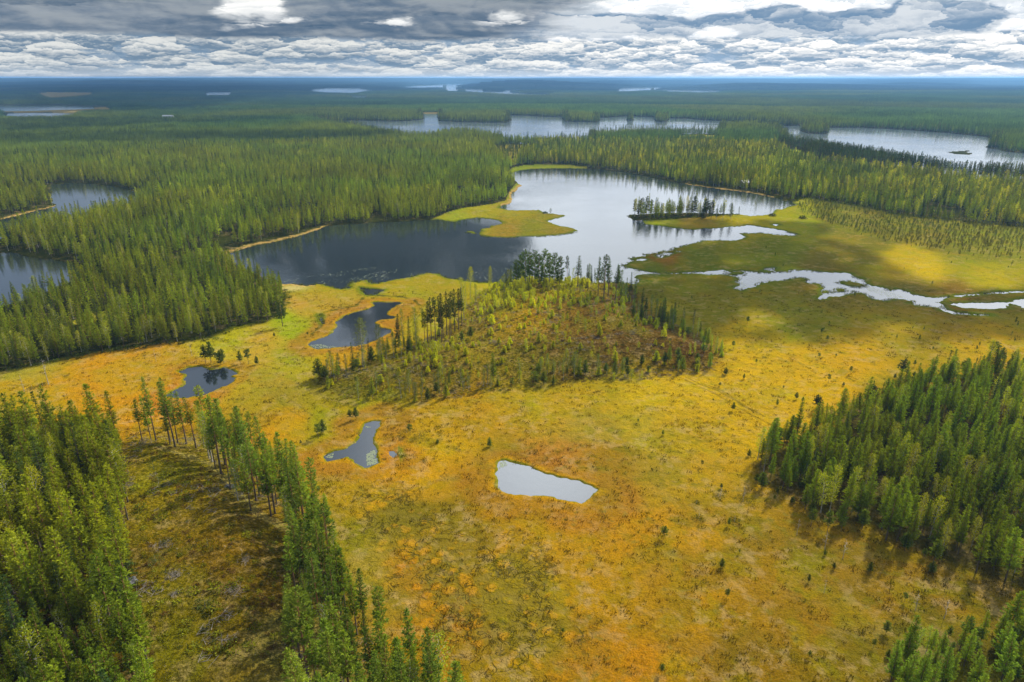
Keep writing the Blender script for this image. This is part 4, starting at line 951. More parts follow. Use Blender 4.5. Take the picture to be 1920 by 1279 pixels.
single(530,612,12,'shore_pine','round dark pine at the tip of the left forest by the straw meadow', tint=GD, wid=1.2)
for a, b, h, l in [(386,683,8.5,'left of the two taller pines above the dark pond'),(396,680,9,'right of the two taller pines above the dark pond'),(406,680,4.5,'small pine between the pine pairs above the dark pond'),(414,684,6.5,'first pine of the middle pair above the dark pond'),(419,682,6.5,'second pine of the middle pair above the dark pond'),(451,682,5.5,'small pine left of the pair on the spit right of the dark pond'),(466,683,6.5,'slim pine on the spit right of the dark pond'),(482,684,4,'last little pine on the spit right of the dark pond')]:
    single(a, b, h * .9, 'bog_pine', l, tint=(0.09,0.12,0.03), wid=.85)
for a, b, h, l, w_, kd in [(1190,402,12,'leftmost tree of the headland clump above the inlet',1.0,'shore_pine'),(1198,406,12.5,'dense dark pine in the headland clump',1.1,'shore_pine'),(1203,402,13,'second dense pine in the headland clump',1.1,'shore_pine'),(1212,405,15,'tallest pine of the headland clump',1.1,'shore_pine'),(1220,404,12,'rightmost pine of the headland clump',1.1,'shore_pine'),
        (1239,403,9.5,'slim spruce in the gap of the headland',1,'spruce'),(1252,403,6,'small tree under the dead tree on the headland',1,'birch'),(1269,401,5.5,'low bush-like tree in the middle of the headland',1.2,'birch'),(1286,400,6,'tiny birch left of the lone pine on the headland',.8,'birch'),(1300,403,14.5,'lone airy pine in the middle of the headland',1.0,'shore_pine'),
        (1317,410,12,'left tree of the right-hand clump on the headland',1.3,'spruce'),(1323,409,14.5,'tallest tree of the right-hand clump on the headland',1.6,'shore_pine'),(1333,410,13.5,'pine leaning out of the right-hand clump on the headland',1.1,'shore_pine'),(1343,411,8,'low tree right of the right-hand clump on the headland',1.2,'birch'),
        (1355,413,12.5,'slim birch near the right end of the headland',1.1,'birch'),(1370,411,12,'wide birch near the right end of the headland',1.3,'birch'),(1385,404,7,'thin last birch on the headland',.8,'birch'),(1312,400,6.5,'small birch between lone pine and clump on the headland',1,'birch'),(1229,402,6,'small birch right of the headland clump',1,'birch')]:
    single(a, b, h, kd, l, tint=(0.045,0.065,0.028), wid=w_)
single(1032,401,4.5,'birch','lone round tree on the tip of the grassy peninsula in the lake', wid=1.6, tint=GD)
for a, b, h, l in [(1690,708,7,'grey-green pine standing apart in front of the right stand'),(1630,760,7,'small dark pine at the near corner of the bog above the right stand'),(1860,672,6.5,'tallest of the stunted pines behind the right stand'),(1876,676,5,'stunted pine right of the tallest behind the right stand'),(1530,770,5.5,'thin pale pine at the left corner of the right stand')]:
    single(a, b, h, 'bog_pine', l, tint=(0.06,0.075,0.03), wid=1.2)
for a, b, h, l in [(1350,936,4.0,'thin snag on the open bog with a dark bush at its foot'),(1393,940,4.5,'crooked snag with a wide flat top on the open bog'),(1494,1003,4.5,'thin snag on the open bog in front of the right stand'),(1546,1030,5,'straight bare snag in front of the right stand'),(1580,1048,5.5,'second straight snag in front of the right stand'),(1545,1112,3.5,'small bare snag in the brown bog'),(1716,1145,4.5,'grey snag near the lower right stand'),(1770,1160,5,'grey snag just above the lower right stand')]:
    single(a, b, h, 'dead', l, cat='dead tree')
for a, b, h, l in [(91,721,10,'tall thin snag on the little dark patch at the left bog'),(46,734,6.5,'short thin snag left of the tall snag on the left bog'),(1253,395,13,'bare branching dead tree on the headland'),(293,678,5,'thin snag at the foot of the left forest'),(360,668,5.5,'thin pale snag above the dark pond')]:
    single(a, b, h, 'dead', l, cat='dead tree')
for a, b, h, l in [(597,822,4.5,'left little pine of the pair on the low ridge by the narrow pond'),(606,812,4.5,'right little pine of the pair on the low ridge by the narrow pond'),(657,790,4,'left sapling on the low ridge above the narrow pond'),(668,786,4,'right sapling on the low ridge above the narrow pond'),(769,815,3.5,'small pine in the thicket right of the narrow pond'),(918,838,3,'thin little pine at the upper left of the pale pond'),(866,648,5.5,'little round spruce by the top of the mound path'),(882,636,5,'little spruce right of the round one by the mound path')]:
    single(a, b, h, 'bog_pine', l)
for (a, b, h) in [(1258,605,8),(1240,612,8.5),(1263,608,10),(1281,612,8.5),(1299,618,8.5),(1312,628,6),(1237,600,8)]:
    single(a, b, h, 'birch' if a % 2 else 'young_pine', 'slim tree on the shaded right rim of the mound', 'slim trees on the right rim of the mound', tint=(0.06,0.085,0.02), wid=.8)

# keep grown stands clear of the picked-out trees
SX = np.array([s['x'] for s in SINGLES]); SY = np.array([s['y'] for s in SINGLES])

for s in range(3):
    tk, br = dead_tree(700 + s, 9, (20, 12, 16)[s])
    al = joinm([tk, br]); FORMS.setdefault('dead', []).append(dict(h=9, crown=None, trunk=mesh('dead_trunk', al[0], al[1], [BARK['dead']])))

def put_tree(name, f, x, y, z, h, rot, tint, label, cat, group, wid=1.0):
    s = h / f['h']; e = bpy.data.objects.new(name, None); COL.objects.link(e); e.empty_display_size = 0.5
    e.location = (x, y, z - 0.05); e.rotation_euler = (0, 0, rot); e.scale = (s * wid, s * wid, s)
    tag(e, label, cat, group)
    for nm, me in (('crown' if name != 'dead_tree' else 'branches', f['crown']), ('trunk', f['trunk'])):
        if me is None: continue
        o = bpy.data.objects.new(nm, me); COL.objects.link(o); o.parent = e; o['tint'] = tuple(float(t) for t in tint)
    return e
WG = np.random.default_rng(4)
KN = dict(young_pine='pine_tree', stand_pine='pine_tree', tall_pine='pine_tree', shore_pine='pine_tree', bog_pine='pine_tree', spruce='spruce_tree', birch='birch_tree', sapling='sapling', dead='dead_tree')
count = {}
for i, s in enumerate(SINGLES):
    fs = FORMS[s['kind']]; f = fs[(i * 7 + 1) % len(fs)]
    n = KN[s['kind']]; count[n] = count.get(n, 0) + 1
    lab = s['label']; words_ = lab.split()
    if len(words_) < 4: lab += ' in the bog'
    put_tree(n, f, s['x'], s['y'], s['z'], s['h'], (i * 2.4) % 6.28, s['tint'], lab, s['cat'], s['group'], s['wid'])

# the rest: the largest in view become things, the others one mass per kind
A = {k: np.concatenate([t[k] for t in TREES]) for k in ('x', 'y', 'z', 'kind', 'h', 'tint', 'rot', 'form')}
A['zone'] = np.concatenate([np.full(len(t['x']), t['zone'], dtype=object) for t in TREES])
keep = np.ones(len(A['x']), bool)
for sx, sy in zip(SX, SY): keep &= (A['x'] - sx) ** 2 + (A['y'] - sy) ** 2 > 2.2
for k in A: A[k] = A[k][keep]
ZL = {'lower_left': ('%s in the dense lower left stand', 'trees of the dense lower left stand'), 'ridge': ('%s on the lower ridge', 'trees along the lower ridge'),
      'right': ('%s in the dense right stand', 'trees of the dense right stand'), 'right_fringe': ('%s at the bog edge of the right stand', 'stunted trees fringing the right stand'),
      'right_corner': ('%s in the thin stand of the lower right corner', 'trees of the lower right corner'), 'left_edge': ('%s along the meadow edge of the left forest', 'edge trees of the left forest'),
      'left_forest': ('%s inside the left forest', 'trees of the left forest'), 'mound_saplings': ('leafy %s on the cut-over mound', 'saplings on the mound'), 'mound_edge': ('%s on the lower rim of the mound', 'trees on the lower rim of the mound'),
      'mound_right': ('%s on the shaded right flank of the mound', 'trees on the right flank of the mound'), 'bog_scatter': ('%s alone on the open bog', 'tiny pines scattered over the bog'), 'scrub': ('%s in the scrub right of the lake', 'scrub pines right of the lake')}
px0, py0 = PX(A['x'], A['y'], A['z']); px1, py1 = PX(A['x'], A['y'], A['z'] + A['h'])
size = np.where((px0 > 0) & (px0 < 1920) & (py1 < 1240) & (py0 > 0), py0 - py1, 0)
ZB_ = {z: ((px0[A['zone'] == z].clip(0, 1920).min(), px0[A['zone'] == z].clip(0, 1920).max() + 1), (py0[A['zone'] == z].min(), py0[A['zone'] == z].clip(0, 1350).max() + 1)) for z in set(A['zone'])}
kinds_all = np.array([KN[k] for k in A['kind']], dtype=object)
taken = np.zeros(len(size), bool)
LIM = {'pine_tree': 290, 'birch_tree': 290, 'spruce_tree': 240, 'sapling': 290}
for n, lim in LIM.items():
    idx = np.nonzero(kinds_all == n)[0]; idx = idx[np.argsort(-size[idx])][:max(0, lim - count.get(n, 0))]
    idx = idx[size[idx] > 5]; taken[idx] = True
    for i in idx:
        fs = FORMS[A['kind'][i]]; f = fs[A['form'][i] % len(fs)]; z = A['zone'][i]; h = A['h'][i]; t = A['tint'][i]
        ref = HH[A['kind'][i]]
        adj = ('tall ' if h > ref * 1.08 else 'short ' if h < ref * 0.85 else '') + ('yellow-green ' if t[0] > t[1] * 0.80 else 'blue-green ' if t[0] < t[1] * 0.55 else 'green ')
        base = {'pine_tree': 'slim pine' if A['kind'][i] == 'stand_pine' else 'stunted pine' if A['kind'][i] == 'bog_pine' else 'bare-stemmed pine' if A['kind'][i] == 'tall_pine' else 'cone-shaped pine', 'birch_tree': 'loose-crowned birch', 'spruce_tree': 'narrow spruce', 'sapling': 'sapling'}[n]
        la, gr = ZL.get(z, ('%s beyond the bog', 'forest trees beyond the bog'))
        lab = la % (adj + base)
        sub = ZB_.get(z)
        if sub:
            zx, zy = sub; u = (px0[i] - zx[0]) / (zx[1] - zx[0]); w = (py0[i] - zy[0]) / (zy[1] - zy[0])
            lab += ', ' + ('back' if w < .33 else 'middle' if w < .66 else 'front') + ' ' + ('left' if u < .25 else 'centre left' if u < .5 else 'centre right' if u < .75 else 'right')
        put_tree(n, f, A['x'][i], A['y'][i], A['z'][i], h, A['rot'][i], t, lab, 'sapling' if n == 'sapling' else 'tree', gr, WG.uniform(0.8, 1.25))

# ------------------------------------------------------------------ masses of trees: points that carry tree meshes
def scatter(name, label, forms, x, y, z, form, rot, scl, tint, kind='stuff', widths=True):
    lib = bpy.data.collections.new(name + '_forms')
    for i, me in enumerate(forms):
        o = bpy.data.objects.new('%s_form_%02d' % (name, i), me); lib.objects.link(o)
    n = len(x); me = bpy.data.meshes.new(name); me.vertices.add(n)
    me.vertices.foreach_set('co', np.stack([x, y, z], -1).astype(np.float32).ravel())
    a = me.attributes.new('form', 'INT', 'POINT'); a.data.foreach_set('value', form.astype(np.int32))
    a = me.attributes.new('turn', 'FLOAT', 'POINT'); a.data.foreach_set('value', rot.astype(np.float32))
    a = me.attributes.new('size', 'FLOAT', 'POINT'); a.data.foreach_set('value', scl.astype(np.float32))
    a = me.attributes.new('width', 'FLOAT', 'POINT'); a.data.foreach_set('value', (scl * np.random.default_rng(n).uniform(0.78, 1.28, n)).astype(np.float32) if widths else scl.astype(np.float32))
    a = me.attributes.new('tint', 'FLOAT_COLOR', 'POINT'); a.data.foreach_set('color', np.column_stack([tint, np.ones(n)]).astype(np.float32).ravel())
    o = obj(name, me); tag(o, label, kind=kind)
    ng = bpy.data.node_groups.new(name, 'GeometryNodeTree')
    ng.interface.new_socket('Geometry', in_out='INPUT', socket_type='NodeSocketGeometry'); ng.interface.new_socket('Geometry', in_out='OUTPUT', socket_type='NodeSocketGeometry')
    N = ng.nodes.new; L = ng.links.new
    gi, go = N('NodeGroupInput'), N('NodeGroupOutput'); ip = N('GeometryNodeInstanceOnPoints'); ci = N('GeometryNodeCollectionInfo')
    ci.inputs['Collection'].default_value = lib; ci.inputs['Separate Children'].default_value = True; ci.inputs['Reset Children'].default_value = True
    def na(nm, dt):
        q = N('GeometryNodeInputNamedAttribute'); q.data_type = dt; q.inputs['Name'].default_value = nm; return q.outputs[0]
    cx = N('ShaderNodeCombineXYZ'); L(na('turn', 'FLOAT'), cx.inputs[2]); er = N('FunctionNodeEulerToRotation'); L(cx.outputs[0], er.inputs[0])
    L(gi.outputs[0], ip.inputs['Points']); L(ci.outputs[0], ip.inputs['Instance']); ip.inputs['Pick Instance'].default_value = True
    L(na('form', 'INT'), ip.inputs['Instance Index']); L(er.outputs[0], ip.inputs['Rotation'])
    cs = N('ShaderNodeCombineXYZ'); sz = na('size', 'FLOAT')
    wd = na('width', 'FLOAT'); L(wd, cs.inputs[0]); L(wd, cs.inputs[1]); L(sz, cs.inputs[2])
    L(cs.outputs[0], ip.inputs['Scale']); L(ip.outputs[0], go.inputs[0])
    o.modifiers.new('spread', 'NODES').node_group = ng
    return o

NM = {'stand_pine': ('slim_pine_forest', 'slim pines of the near stands'), 'young_pine': ('pine_forest', 'pointed young pines filling the forests'), 'tall_pine': ('tall_pine_forest', 'tall bare-stemmed pines of the shores and ridges'), 'spruce': ('spruce_forest', 'dark spruces among the pines'),
      'birch': ('birch_growth', 'light green birches among the pines'), 'bog_pine': ('stunted_pine_growth', 'stunted pines of the bog margins'), 'sapling': ('sapling_thicket', 'bright saplings covering the mound')}
for kd in NM:
    fs = FORMS[kd]; k = (A['kind'] == kd) & ~taken
    if not k.any(): continue
    r = np.hypot(A['x'][k], A['y'][k]); nf = len(fs)
    fm = A['form'][k] % nf + np.where(r > 300, nf, 0)
    scatter(*NM[kd], [f['whole'] for f in fs] + [f['mid'] for f in fs], A['x'][k], A['y'][k], A['z'][k] - 0.05, fm, A['rot'][k], A['h'][k] / fs[0]['h'], A['tint'][k])

# ------------------------------------------------------------------ forest beyond 1150 m: pieces of wood, each a patch of trees
def patch(seed, w, sp, lod, hh=11.5):
    rg = np.random.default_rng(seed); n = int(w / sp); parts = []
    geo_ = [(d['midgeo'] if lod == 1 else d['fargeo'], d['h'], kd) for kd in ('young_pine', 'spruce', 'birch') for d in FORMS[kd][:3]]
    tV, tF, tA, cV, cF, cA, o = [], [], [], [], [], [], 0
    for i in range(n):
        for j in range(n):
            x = (i + 0.5 + rg.uniform(-.45, .45)) * sp - w / 2; y = (j + 0.5 + rg.uniform(-.45, .45)) * sp - w / 2
            h = hh * rg.normal(1, 0.16)
            if lod <= 2 and lod > 0:
                (cr, tk), h0, kd = geo_[rg.choice(len(geo_), p=np.array([.2, .2, .2, .07, .07, .06, .07, .07, .06]))]
                s = h / h0; a = rg.random() * 6.28; ca, sa = math.cos(a), math.sin(a)
                v = cr[0] * s; v = np.stack([v[:, 0] * ca - v[:, 1] * sa + x, v[:, 0] * sa + v[:, 1] * ca + y, v[:, 2]], -1)
                cV.append(v); cF.append(cr[1] + o); o += len(v); cA.append(np.clip(cr[2] * .5 + (0.5 if kd == 'birch' else rg.random() * 0.5), 0, 1.0))
            else:
                r = 1.9 * h / 14; k = 5; a = rg.random() * 6.28 + np.arange(k) * 6.28 / k; rr = r * rg.uniform(0.6, 1.3, k)
                v = np.concatenate([np.stack([x + rr * np.cos(a), y + rr * np.sin(a), np.full(k, h * 0.15) + rg.uniform(-1, 1, k)], -1), [[x, y, h]]])
                f = np.array([[q, (q + 1) % k, k, k] for q in range(k)]); cV.append(v); cF.append(f + o); o += k + 1; cA.append(np.full(k + 1, rg.random()))
    V, F, Aa = np.concatenate(cV), np.concatenate(cF), np.concatenate(cA)
    if lod > 2:
        me = mesh('far_wood', V, [tuple(q[:3]) for q in F], [M_NEEDLE], cols={'fv': Aa})
    else: me = mesh('wood_patch', V, F, [M_NEEDLE], cols={'fv': Aa})
    return me
def woods(name, label, r0, r1, w, forms, seed, watermin, tint):
    g = np.random.default_rng(seed)
    X, Y = np.meshgrid(np.arange(-r1, r1, w), np.arange(0, r1, w)); X = X.ravel(); Y = Y.ravel() + w / 2
    r = np.hypot(X, Y); k = (r >= r0) & (r < r1) & (np.abs(X) < Y * 0.80 + 2 * w); X, Y, r = X[k], Y[k], r[k]
    s = np.full(len(X), 900.0)
    for kk in FARW + ['wide_lake']: s = np.minimum(s, sdf(W[kk], X, Y, 200.0))
    for P in ISL: s = np.maximum(s, -sdf(P, X, Y, 200.0))
    ok = s > watermin
    for P in FARMARSH + [YGLADE, NBOG, GLADE2]: ok &= sdf(P, X, Y, 60.0) > watermin * 0.6
    X, Y, s = X[ok], Y[ok], s[ok]; z = terrain(X, Y)
    cut = fbm(X, Y, 600, seed, 3)
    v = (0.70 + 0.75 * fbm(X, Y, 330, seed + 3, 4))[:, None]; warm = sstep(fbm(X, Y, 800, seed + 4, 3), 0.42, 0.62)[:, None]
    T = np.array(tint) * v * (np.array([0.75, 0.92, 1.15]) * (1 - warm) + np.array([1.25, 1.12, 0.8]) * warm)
    hs = 0.70 + 0.60 * fbm(X, Y, 220, seed + 6, 3)
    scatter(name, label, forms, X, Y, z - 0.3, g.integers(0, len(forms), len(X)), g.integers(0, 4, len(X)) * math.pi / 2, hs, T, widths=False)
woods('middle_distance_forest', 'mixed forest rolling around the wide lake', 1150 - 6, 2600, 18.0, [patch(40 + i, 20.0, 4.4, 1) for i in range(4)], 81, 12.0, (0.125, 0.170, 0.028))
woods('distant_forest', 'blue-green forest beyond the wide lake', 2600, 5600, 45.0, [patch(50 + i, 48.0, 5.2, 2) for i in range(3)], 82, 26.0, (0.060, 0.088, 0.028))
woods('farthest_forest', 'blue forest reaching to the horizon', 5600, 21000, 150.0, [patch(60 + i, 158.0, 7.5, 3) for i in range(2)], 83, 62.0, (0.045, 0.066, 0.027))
#@@MORE
# ------------------------------------------------------------------ low growth: tussocks, heather, slash
def cover_at(x, y): return cover_colour(x, y, water_sd(x, y))
def tuft(seed, n=14, h=0.45, spread=0.35, w=0.10):
    rg = np.random.default_rng(seed); P = rg.normal(size=(n, 3)) * (spread, spread, 0); P[:, 2] = -0.03
    return kites(P, rg.normal(size=(n, 3)) * 0.45 + (0, 0, 1), h * rg.uniform(0.6, 1.3, n), w, rg)
M_GRASS = leaf_mat('sedge', 0.30, 0.7)
BARK['slash'] = bark_mat('slash_bark', 'slash')
def low_growth():
    g = np.random.default_rng(900)
    x, y = jitter_grid(-190, 300, 62, 330, 1.15, 901, 0.5); k = visible(x, y, 1, 0); x, y = x[k], y[k]
    r = np.hypot(x, y); dn = fbm(x, y, 6, 902, 3); big = fbm(x, y, 30, 903, 2)
    k = (g.random(len(x)) < (0.10 + 1.8 * np.clip(dn - 0.47, 0, 1) + 0.5 * np.clip(big - .5, 0, 1)) * np.clip(1.25 - r / 380, 0.2, 1)); x, y = x[k], y[k]
    sd = water_sd(x, y); k = (sd > 0.7) & (sdf(FC_EDGE, x, y, 2.0) < -1) & ~inside(MOUND, x, y) & ~inside(ESKER, x, y); x, y = x[k], y[k]
    c = cover_at(x, y); n = len(x); v = g.uniform(0.45, 1.0, (n, 1)); mixg = (g.random((n, 1)) < 0.55) * g.uniform(0.2, 0.8, (n, 1))
    c = c * v * (1 - mixg) + np.array([0.085, 0.085, 0.012]) * mixg
    ms = [mesh('tussock', *tuft(910 + i, 12, 0.38, 0.30, 0.12)[:2], [M_GRASS], cols={'fv': tuft(910 + i, 12, 0.38, 0.30, 0.12)[2]}) for i in range(3)]
    scatter('bog_tussocks', 'sedge and heather tussocks speckling the open bog', ms, x, y, terrain(x, y), g.integers(0, 3, n), g.random(n) * 6.28, g.uniform(0.6, 1.7, n), c)
    # heather and seedlings on the cut-over ground
    def bush_form(i):
        q = bush(930 + i, 0.42, 46, 0.20, 0.8); return mesh('heather', q[0], q[1], [M_LEAF], cols={'fv': q[2]})
    forms = [bush_form(i) for i in range(4)]
    for nm, lb, P, sp, box, s0 in (('mound_heather', 'heather, raspberry and seedlings covering the mound', MOUND, 1.25, (-100, 115, 185, 350), 940), ('slope_heather', 'heather and seedlings on the cut-over slope between the two stands', ESKER, 1.2, (-140, 10, 45, 215), 950), ('stand_undergrowth', 'shrubs under the right stand', FF, 2.4, (40, 260, 60, 240), 960)):
        x, y = jitter_grid(*box, sp, s0, 0.5); k = inside(P, x, y) & visible(x, y, 1, 0); x, y = x[k], y[k]
        dn = fbm(x, y, 5, s0 + 1, 3); big = fbm(x, y, 18, s0 + 2, 3); n = len(x)
        k = g.random(n) < 0.18 + 1.6 * np.clip(dn - 0.44, 0, 1); x, y, big = x[k], y[k], big[k]; n = len(x)
        pal = np.array([[0.190, 0.190, 0.012], [0.085, 0.105, 0.014], [0.155, 0.085, 0.030], [0.110, 0.060, 0.035], [0.060, 0.075, 0.030], [0.200, 0.175, 0.012]])
        w = np.stack([big, np.full(n, .5), 1.15 - big, 1.0 - big, np.full(n, .35), big * .8], -1); w = np.clip(w, .02, None) ** 2; w = w / w.sum(1)[:, None]
        if P is MOUND:
            px, py = PX(x, y, 4); br = sstep(px, 1180, 950)[:, None]
            w = w * np.where(br > .5, [1.5, 1.2, .7, .35, .8, 1.6], [.3, .6, 1, 1.4, 1, .15]); w = w / w.sum(1)[:, None]
        if P is ESKER: w = w * [1.1, 1.2, 1.0, 1.0, .8, .9]; w = w / w.sum(1)[:, None]
        ci = (w.cumsum(1) < g.random((n, 1))).sum(1).clip(0, 5); c = pal[ci] * g.uniform(0.6, 1.2, (n, 1))
        scatter(nm, lb, forms, x, y, terrain(x, y) - 0.05, g.integers(0, 4, n), g.random(n) * 6.28, g.uniform(0.45, 1.5, n) ** 1.2 * (1.0 if P is not FF else 1.3), c)
    # pale slash left by the felling
    sv = []
    for i in range(2):
        rg = np.random.default_rng(970 + i); v = [tube([(a * 0.5 * math.cos(t), a * 0.5 * math.sin(t), 0.03), (-a * 0.5 * math.cos(t), -a * 0.5 * math.sin(t), 0.10)], [0.045, 0.02], 3) if False else tube([(ox + a * math.cos(t), oy + a * math.sin(t), 0.05), (ox - a * math.cos(t), oy - a * math.sin(t), 0.22)], [0.05, 0.02], 3) for a, t, ox, oy in zip(rg.uniform(0.4, 1.3, 9), rg.uniform(0, 6.28, 9), rg.normal(size=9) * .5, rg.normal(size=9) * .5)]
        q = joinm(v); sv.append(mesh('slash', q[0], q[1], [BARK['slash']]))
    xs, ys = [], []
    for P, box, s0, th in ((MOUND, (-100, 115, 185, 350), 980, .52), (ESKER, (-140, 10, 45, 215), 985, .55)):
        x, y = jitter_grid(*box, 3.2, s0, .5); k = inside(P, x, y) & (fbm(x, y, 9, s0 + 1, 2) > th + .05) & visible(x, y, 1, 0); xs.append(x[k]); ys.append(y[k])
    x, y = np.concatenate(xs), np.concatenate(ys); n = len(x)
    scatter('felling_slash', 'pale sticks and tops left where trees were felled', sv, x, y, terrain(x, y), g.integers(0, 2, n), g.random(n) * 6.28, g.uniform(0.5, 1.2, n), np.full((n, 3), .3))
    # sedge standing in the shallow water along the shores
    x, y = jitter_grid(-260, 420, 110, 470, 1.3, 995, .5); k = visible(x, y, 1, 0); x, y = x[k], y[k]; sd = water_sd(x, y)
    isp = np.minimum.reduce([sdf(W[q], x, y, 12.0) for q in ('long_pond', 'dark_pond', 'narrow_pond', 'white_pond', 'oxbow')])
    k = (isp > 5) & (sd > -1.6) & (sd < 0.9) & (fbm(x, y, 11, 996, 3) > .40) & (g.random(len(x)) < .75); x, y = x[k], y[k]; n = len(x)
    scatter('shore_sedge', 'sedge standing along the edges of the waters', ms, x, y, np.maximum(terrain(x, y), 0.0), g.integers(0, 3, n), g.random(n) * 6.28, g.uniform(0.8, 1.9, n), np.array([0.14, 0.15, 0.018]) * g.uniform(.5, 1.3, (n, 1)))
    # shrubs along meadow and shore edges
    x, y = jitter_grid(-330, 420, 150, 620, 2.3, 990, .5); k = visible(x, y, 2, 0); x, y = x[k], y[k]; b = sdf(FC_EDGE, x, y, 8.0); sd = water_sd(x, y)
    k = (b > -1.5) & (b < 3.5) & (sd > 1.5) & (g.random(len(x)) < .6); x, y = x[k], y[k]; n = len(x)
    scatter('edge_shrubs', 'willow shrubs along the edges of the forest', forms, x, y, terrain(x, y), g.integers(0, 4, n), g.random(n) * 6.28, g.uniform(1.3, 3.6, n), np.array([0.085, 0.11, 0.018]) * g.uniform(.6, 1.3, (n, 1)))
    return forms
HEATH = low_growth()

x, y = jitter_grid(-140, 10, 45, 215, 4.2, 997, .5); k = inside(CLEAR, x, y) & visible(x, y, 1, 0) & (fbm(x, y, 12, 998, 2) > .45); x, y = x[k], y[k]; n = len(x); g = np.random.default_rng(999)
scatter('slope_shrubs', 'yellow-green shrubs and seedlings on the cut-over slope', HEATH, x, y, terrain(x, y), g.integers(0, 4, n), g.random(n) * 6.28, g.uniform(1.4, 3.4, n), np.array([0.20, 0.21, 0.02]) * g.uniform(.5, 1.2, (n, 1)))

def shrub(px, py, r, tall, label, tint, n=240, leaf=0.26):
    x, y, z = hit(px, py); q = bush(int(px * 7 + py), r, n, leaf, tall); st = tube([(0, 0, -0.2), (0.05, 0, r * 0.5), (0, 0.05, r)], [0.06, 0.04, 0.02], 4)
    e = bpy.data.objects.new('shrub', None); COL.objects.link(e); e.location = (x, y, z - 0.05); tag(e, label, 'shrub')
    o = obj('foliage', mesh('shrub_foliage', q[0], q[1], [M_LEAF], cols={'fv': q[2]}), e); o['tint'] = tint
    s = obj('stem', mesh('shrub_stem', st[0], st[1], [BARK['birch']]), e)
for a in [(385,1140,2.3,1.0,'round grey-green willow shrub in the middle of the cut-over slope',(0.12,0.15,0.06)),(297,905,1.8,1.0,'grey-green shrub at the upper left of the cut-over slope',(0.10,0.13,0.05)),(288,880,2.0,2.0,'tall leafy shrub at the top left of the cut-over slope',(0.11,0.14,0.03)),
          (390,1025,2.4,0.6,'bright yellow bush patch on the cut-over slope',(0.26,0.26,0.02)),(430,990,1.5,0.8,'yellow-green bush near the ridge on the cut-over slope',(0.2,0.2,0.02)),(292,1055,1.6,1.2,'blue-green shrub by the brush pile on the slope',(0.08,0.12,0.05)),
          (942,578,2.6,0.7,'wide grey willow in front of the bright saplings on the mound',(0.11,0.13,0.08)),(1048,577,1.8,0.8,'small grey willow on the mound',(0.11,0.13,0.07)),(1057,563,2.4,1.5,'dark round shrub behind the grey willow on the mound',(0.05,0.08,0.02)),
          (1393,938,2.2,0.5,'low dark thicket at the foot of the crooked snag',(0.06,0.07,0.02)),(1347,932,1.6,0.5,'low thicket at the foot of the thin snag',(0.06,0.07,0.02)),(1377,978,1.7,0.5,'dark low bush below the crooked snag',(0.06,0.07,0.02)),(1310,972,1.8,0.4,'flat bush patch left of the crooked snag',(0.06,0.07,0.02)),
          (786,822,2.6,0.6,'thorny grey thicket right of the narrow pond',(0.08,0.075,0.03)),(762,812,2.4,0.6,'dark thicket between the narrow pond and the thorny thicket',(0.07,0.07,0.02)),(80,722,1.6,0.4,'low dark heath around the tall snag',(0.06,0.07,0.02)),(60,728,1.6,0.4,'low dark heath beside the short snag',(0.06,0.07,0.02)),
          (1475,895,1.3,0.9,'small round bush left of the right stand',(0.07,0.09,0.02)),(1306,944,0.9,0.9,'tiny dark bush on the bog by the pale pond track',(0.06,0.08,0.02)),(930,578,1.5,.9,'small grey-leaved bush left of the wide willow on the mound',(0.10,0.12,0.06)),
          (1448,405,3,0.8,'dark shrub on the neck of the headland',(0.05,0.06,0.03)),(1505,410,3,1.0,'dark round shrub at the start of the scrub',(0.05,0.06,0.03)),(1022,400,2,.8,'low bush left of the lone tree on the peninsula tip',(0.05,0.07,0.02))]:
    shrub(*a[:5], a[5], n=int(90 + 60 * a[2] ** 1.5), leaf=0.24 if a[1] > 500 else 0.6)

def pile(px, py, r, label, n=70):
    x, y, z = hit(px, py); rg = np.random.default_rng(int(px)); parts = []
    for _ in range(n):
        a, t, L = rg.normal(size=2) * r * 0.45, rg.uniform(0, 6.28), rg.uniform(0.35, 0.9); zz = rg.uniform(0.02, 0.4)
        d = np.array([math.cos(t), math.sin(t), rg.normal() * .2]) * L; p = np.array([a[0], a[1], zz]); parts.append(tube([p - d, p + d], [0.03, 0.015], 3))
    q = joinm(parts); o = obj('brush_pile', mesh('brush_pile', q[0], q[1], [BARK['slash']])); o.location = (x, y, z); o['kind'] = 'stuff'; o['label'] = label
pile(305,1022,2.4,'grey brush heap on the upper slope'); pile(325,1078,2.4,'grey brush heap in the middle of the slope'); pile(438,1108,2.0,'grey brush heap near the ridge pines'); pile(328,1115,1.2,'small grey brush heap', 35); pile(460,1050,1.6,'brush heap by the ridge', 40)

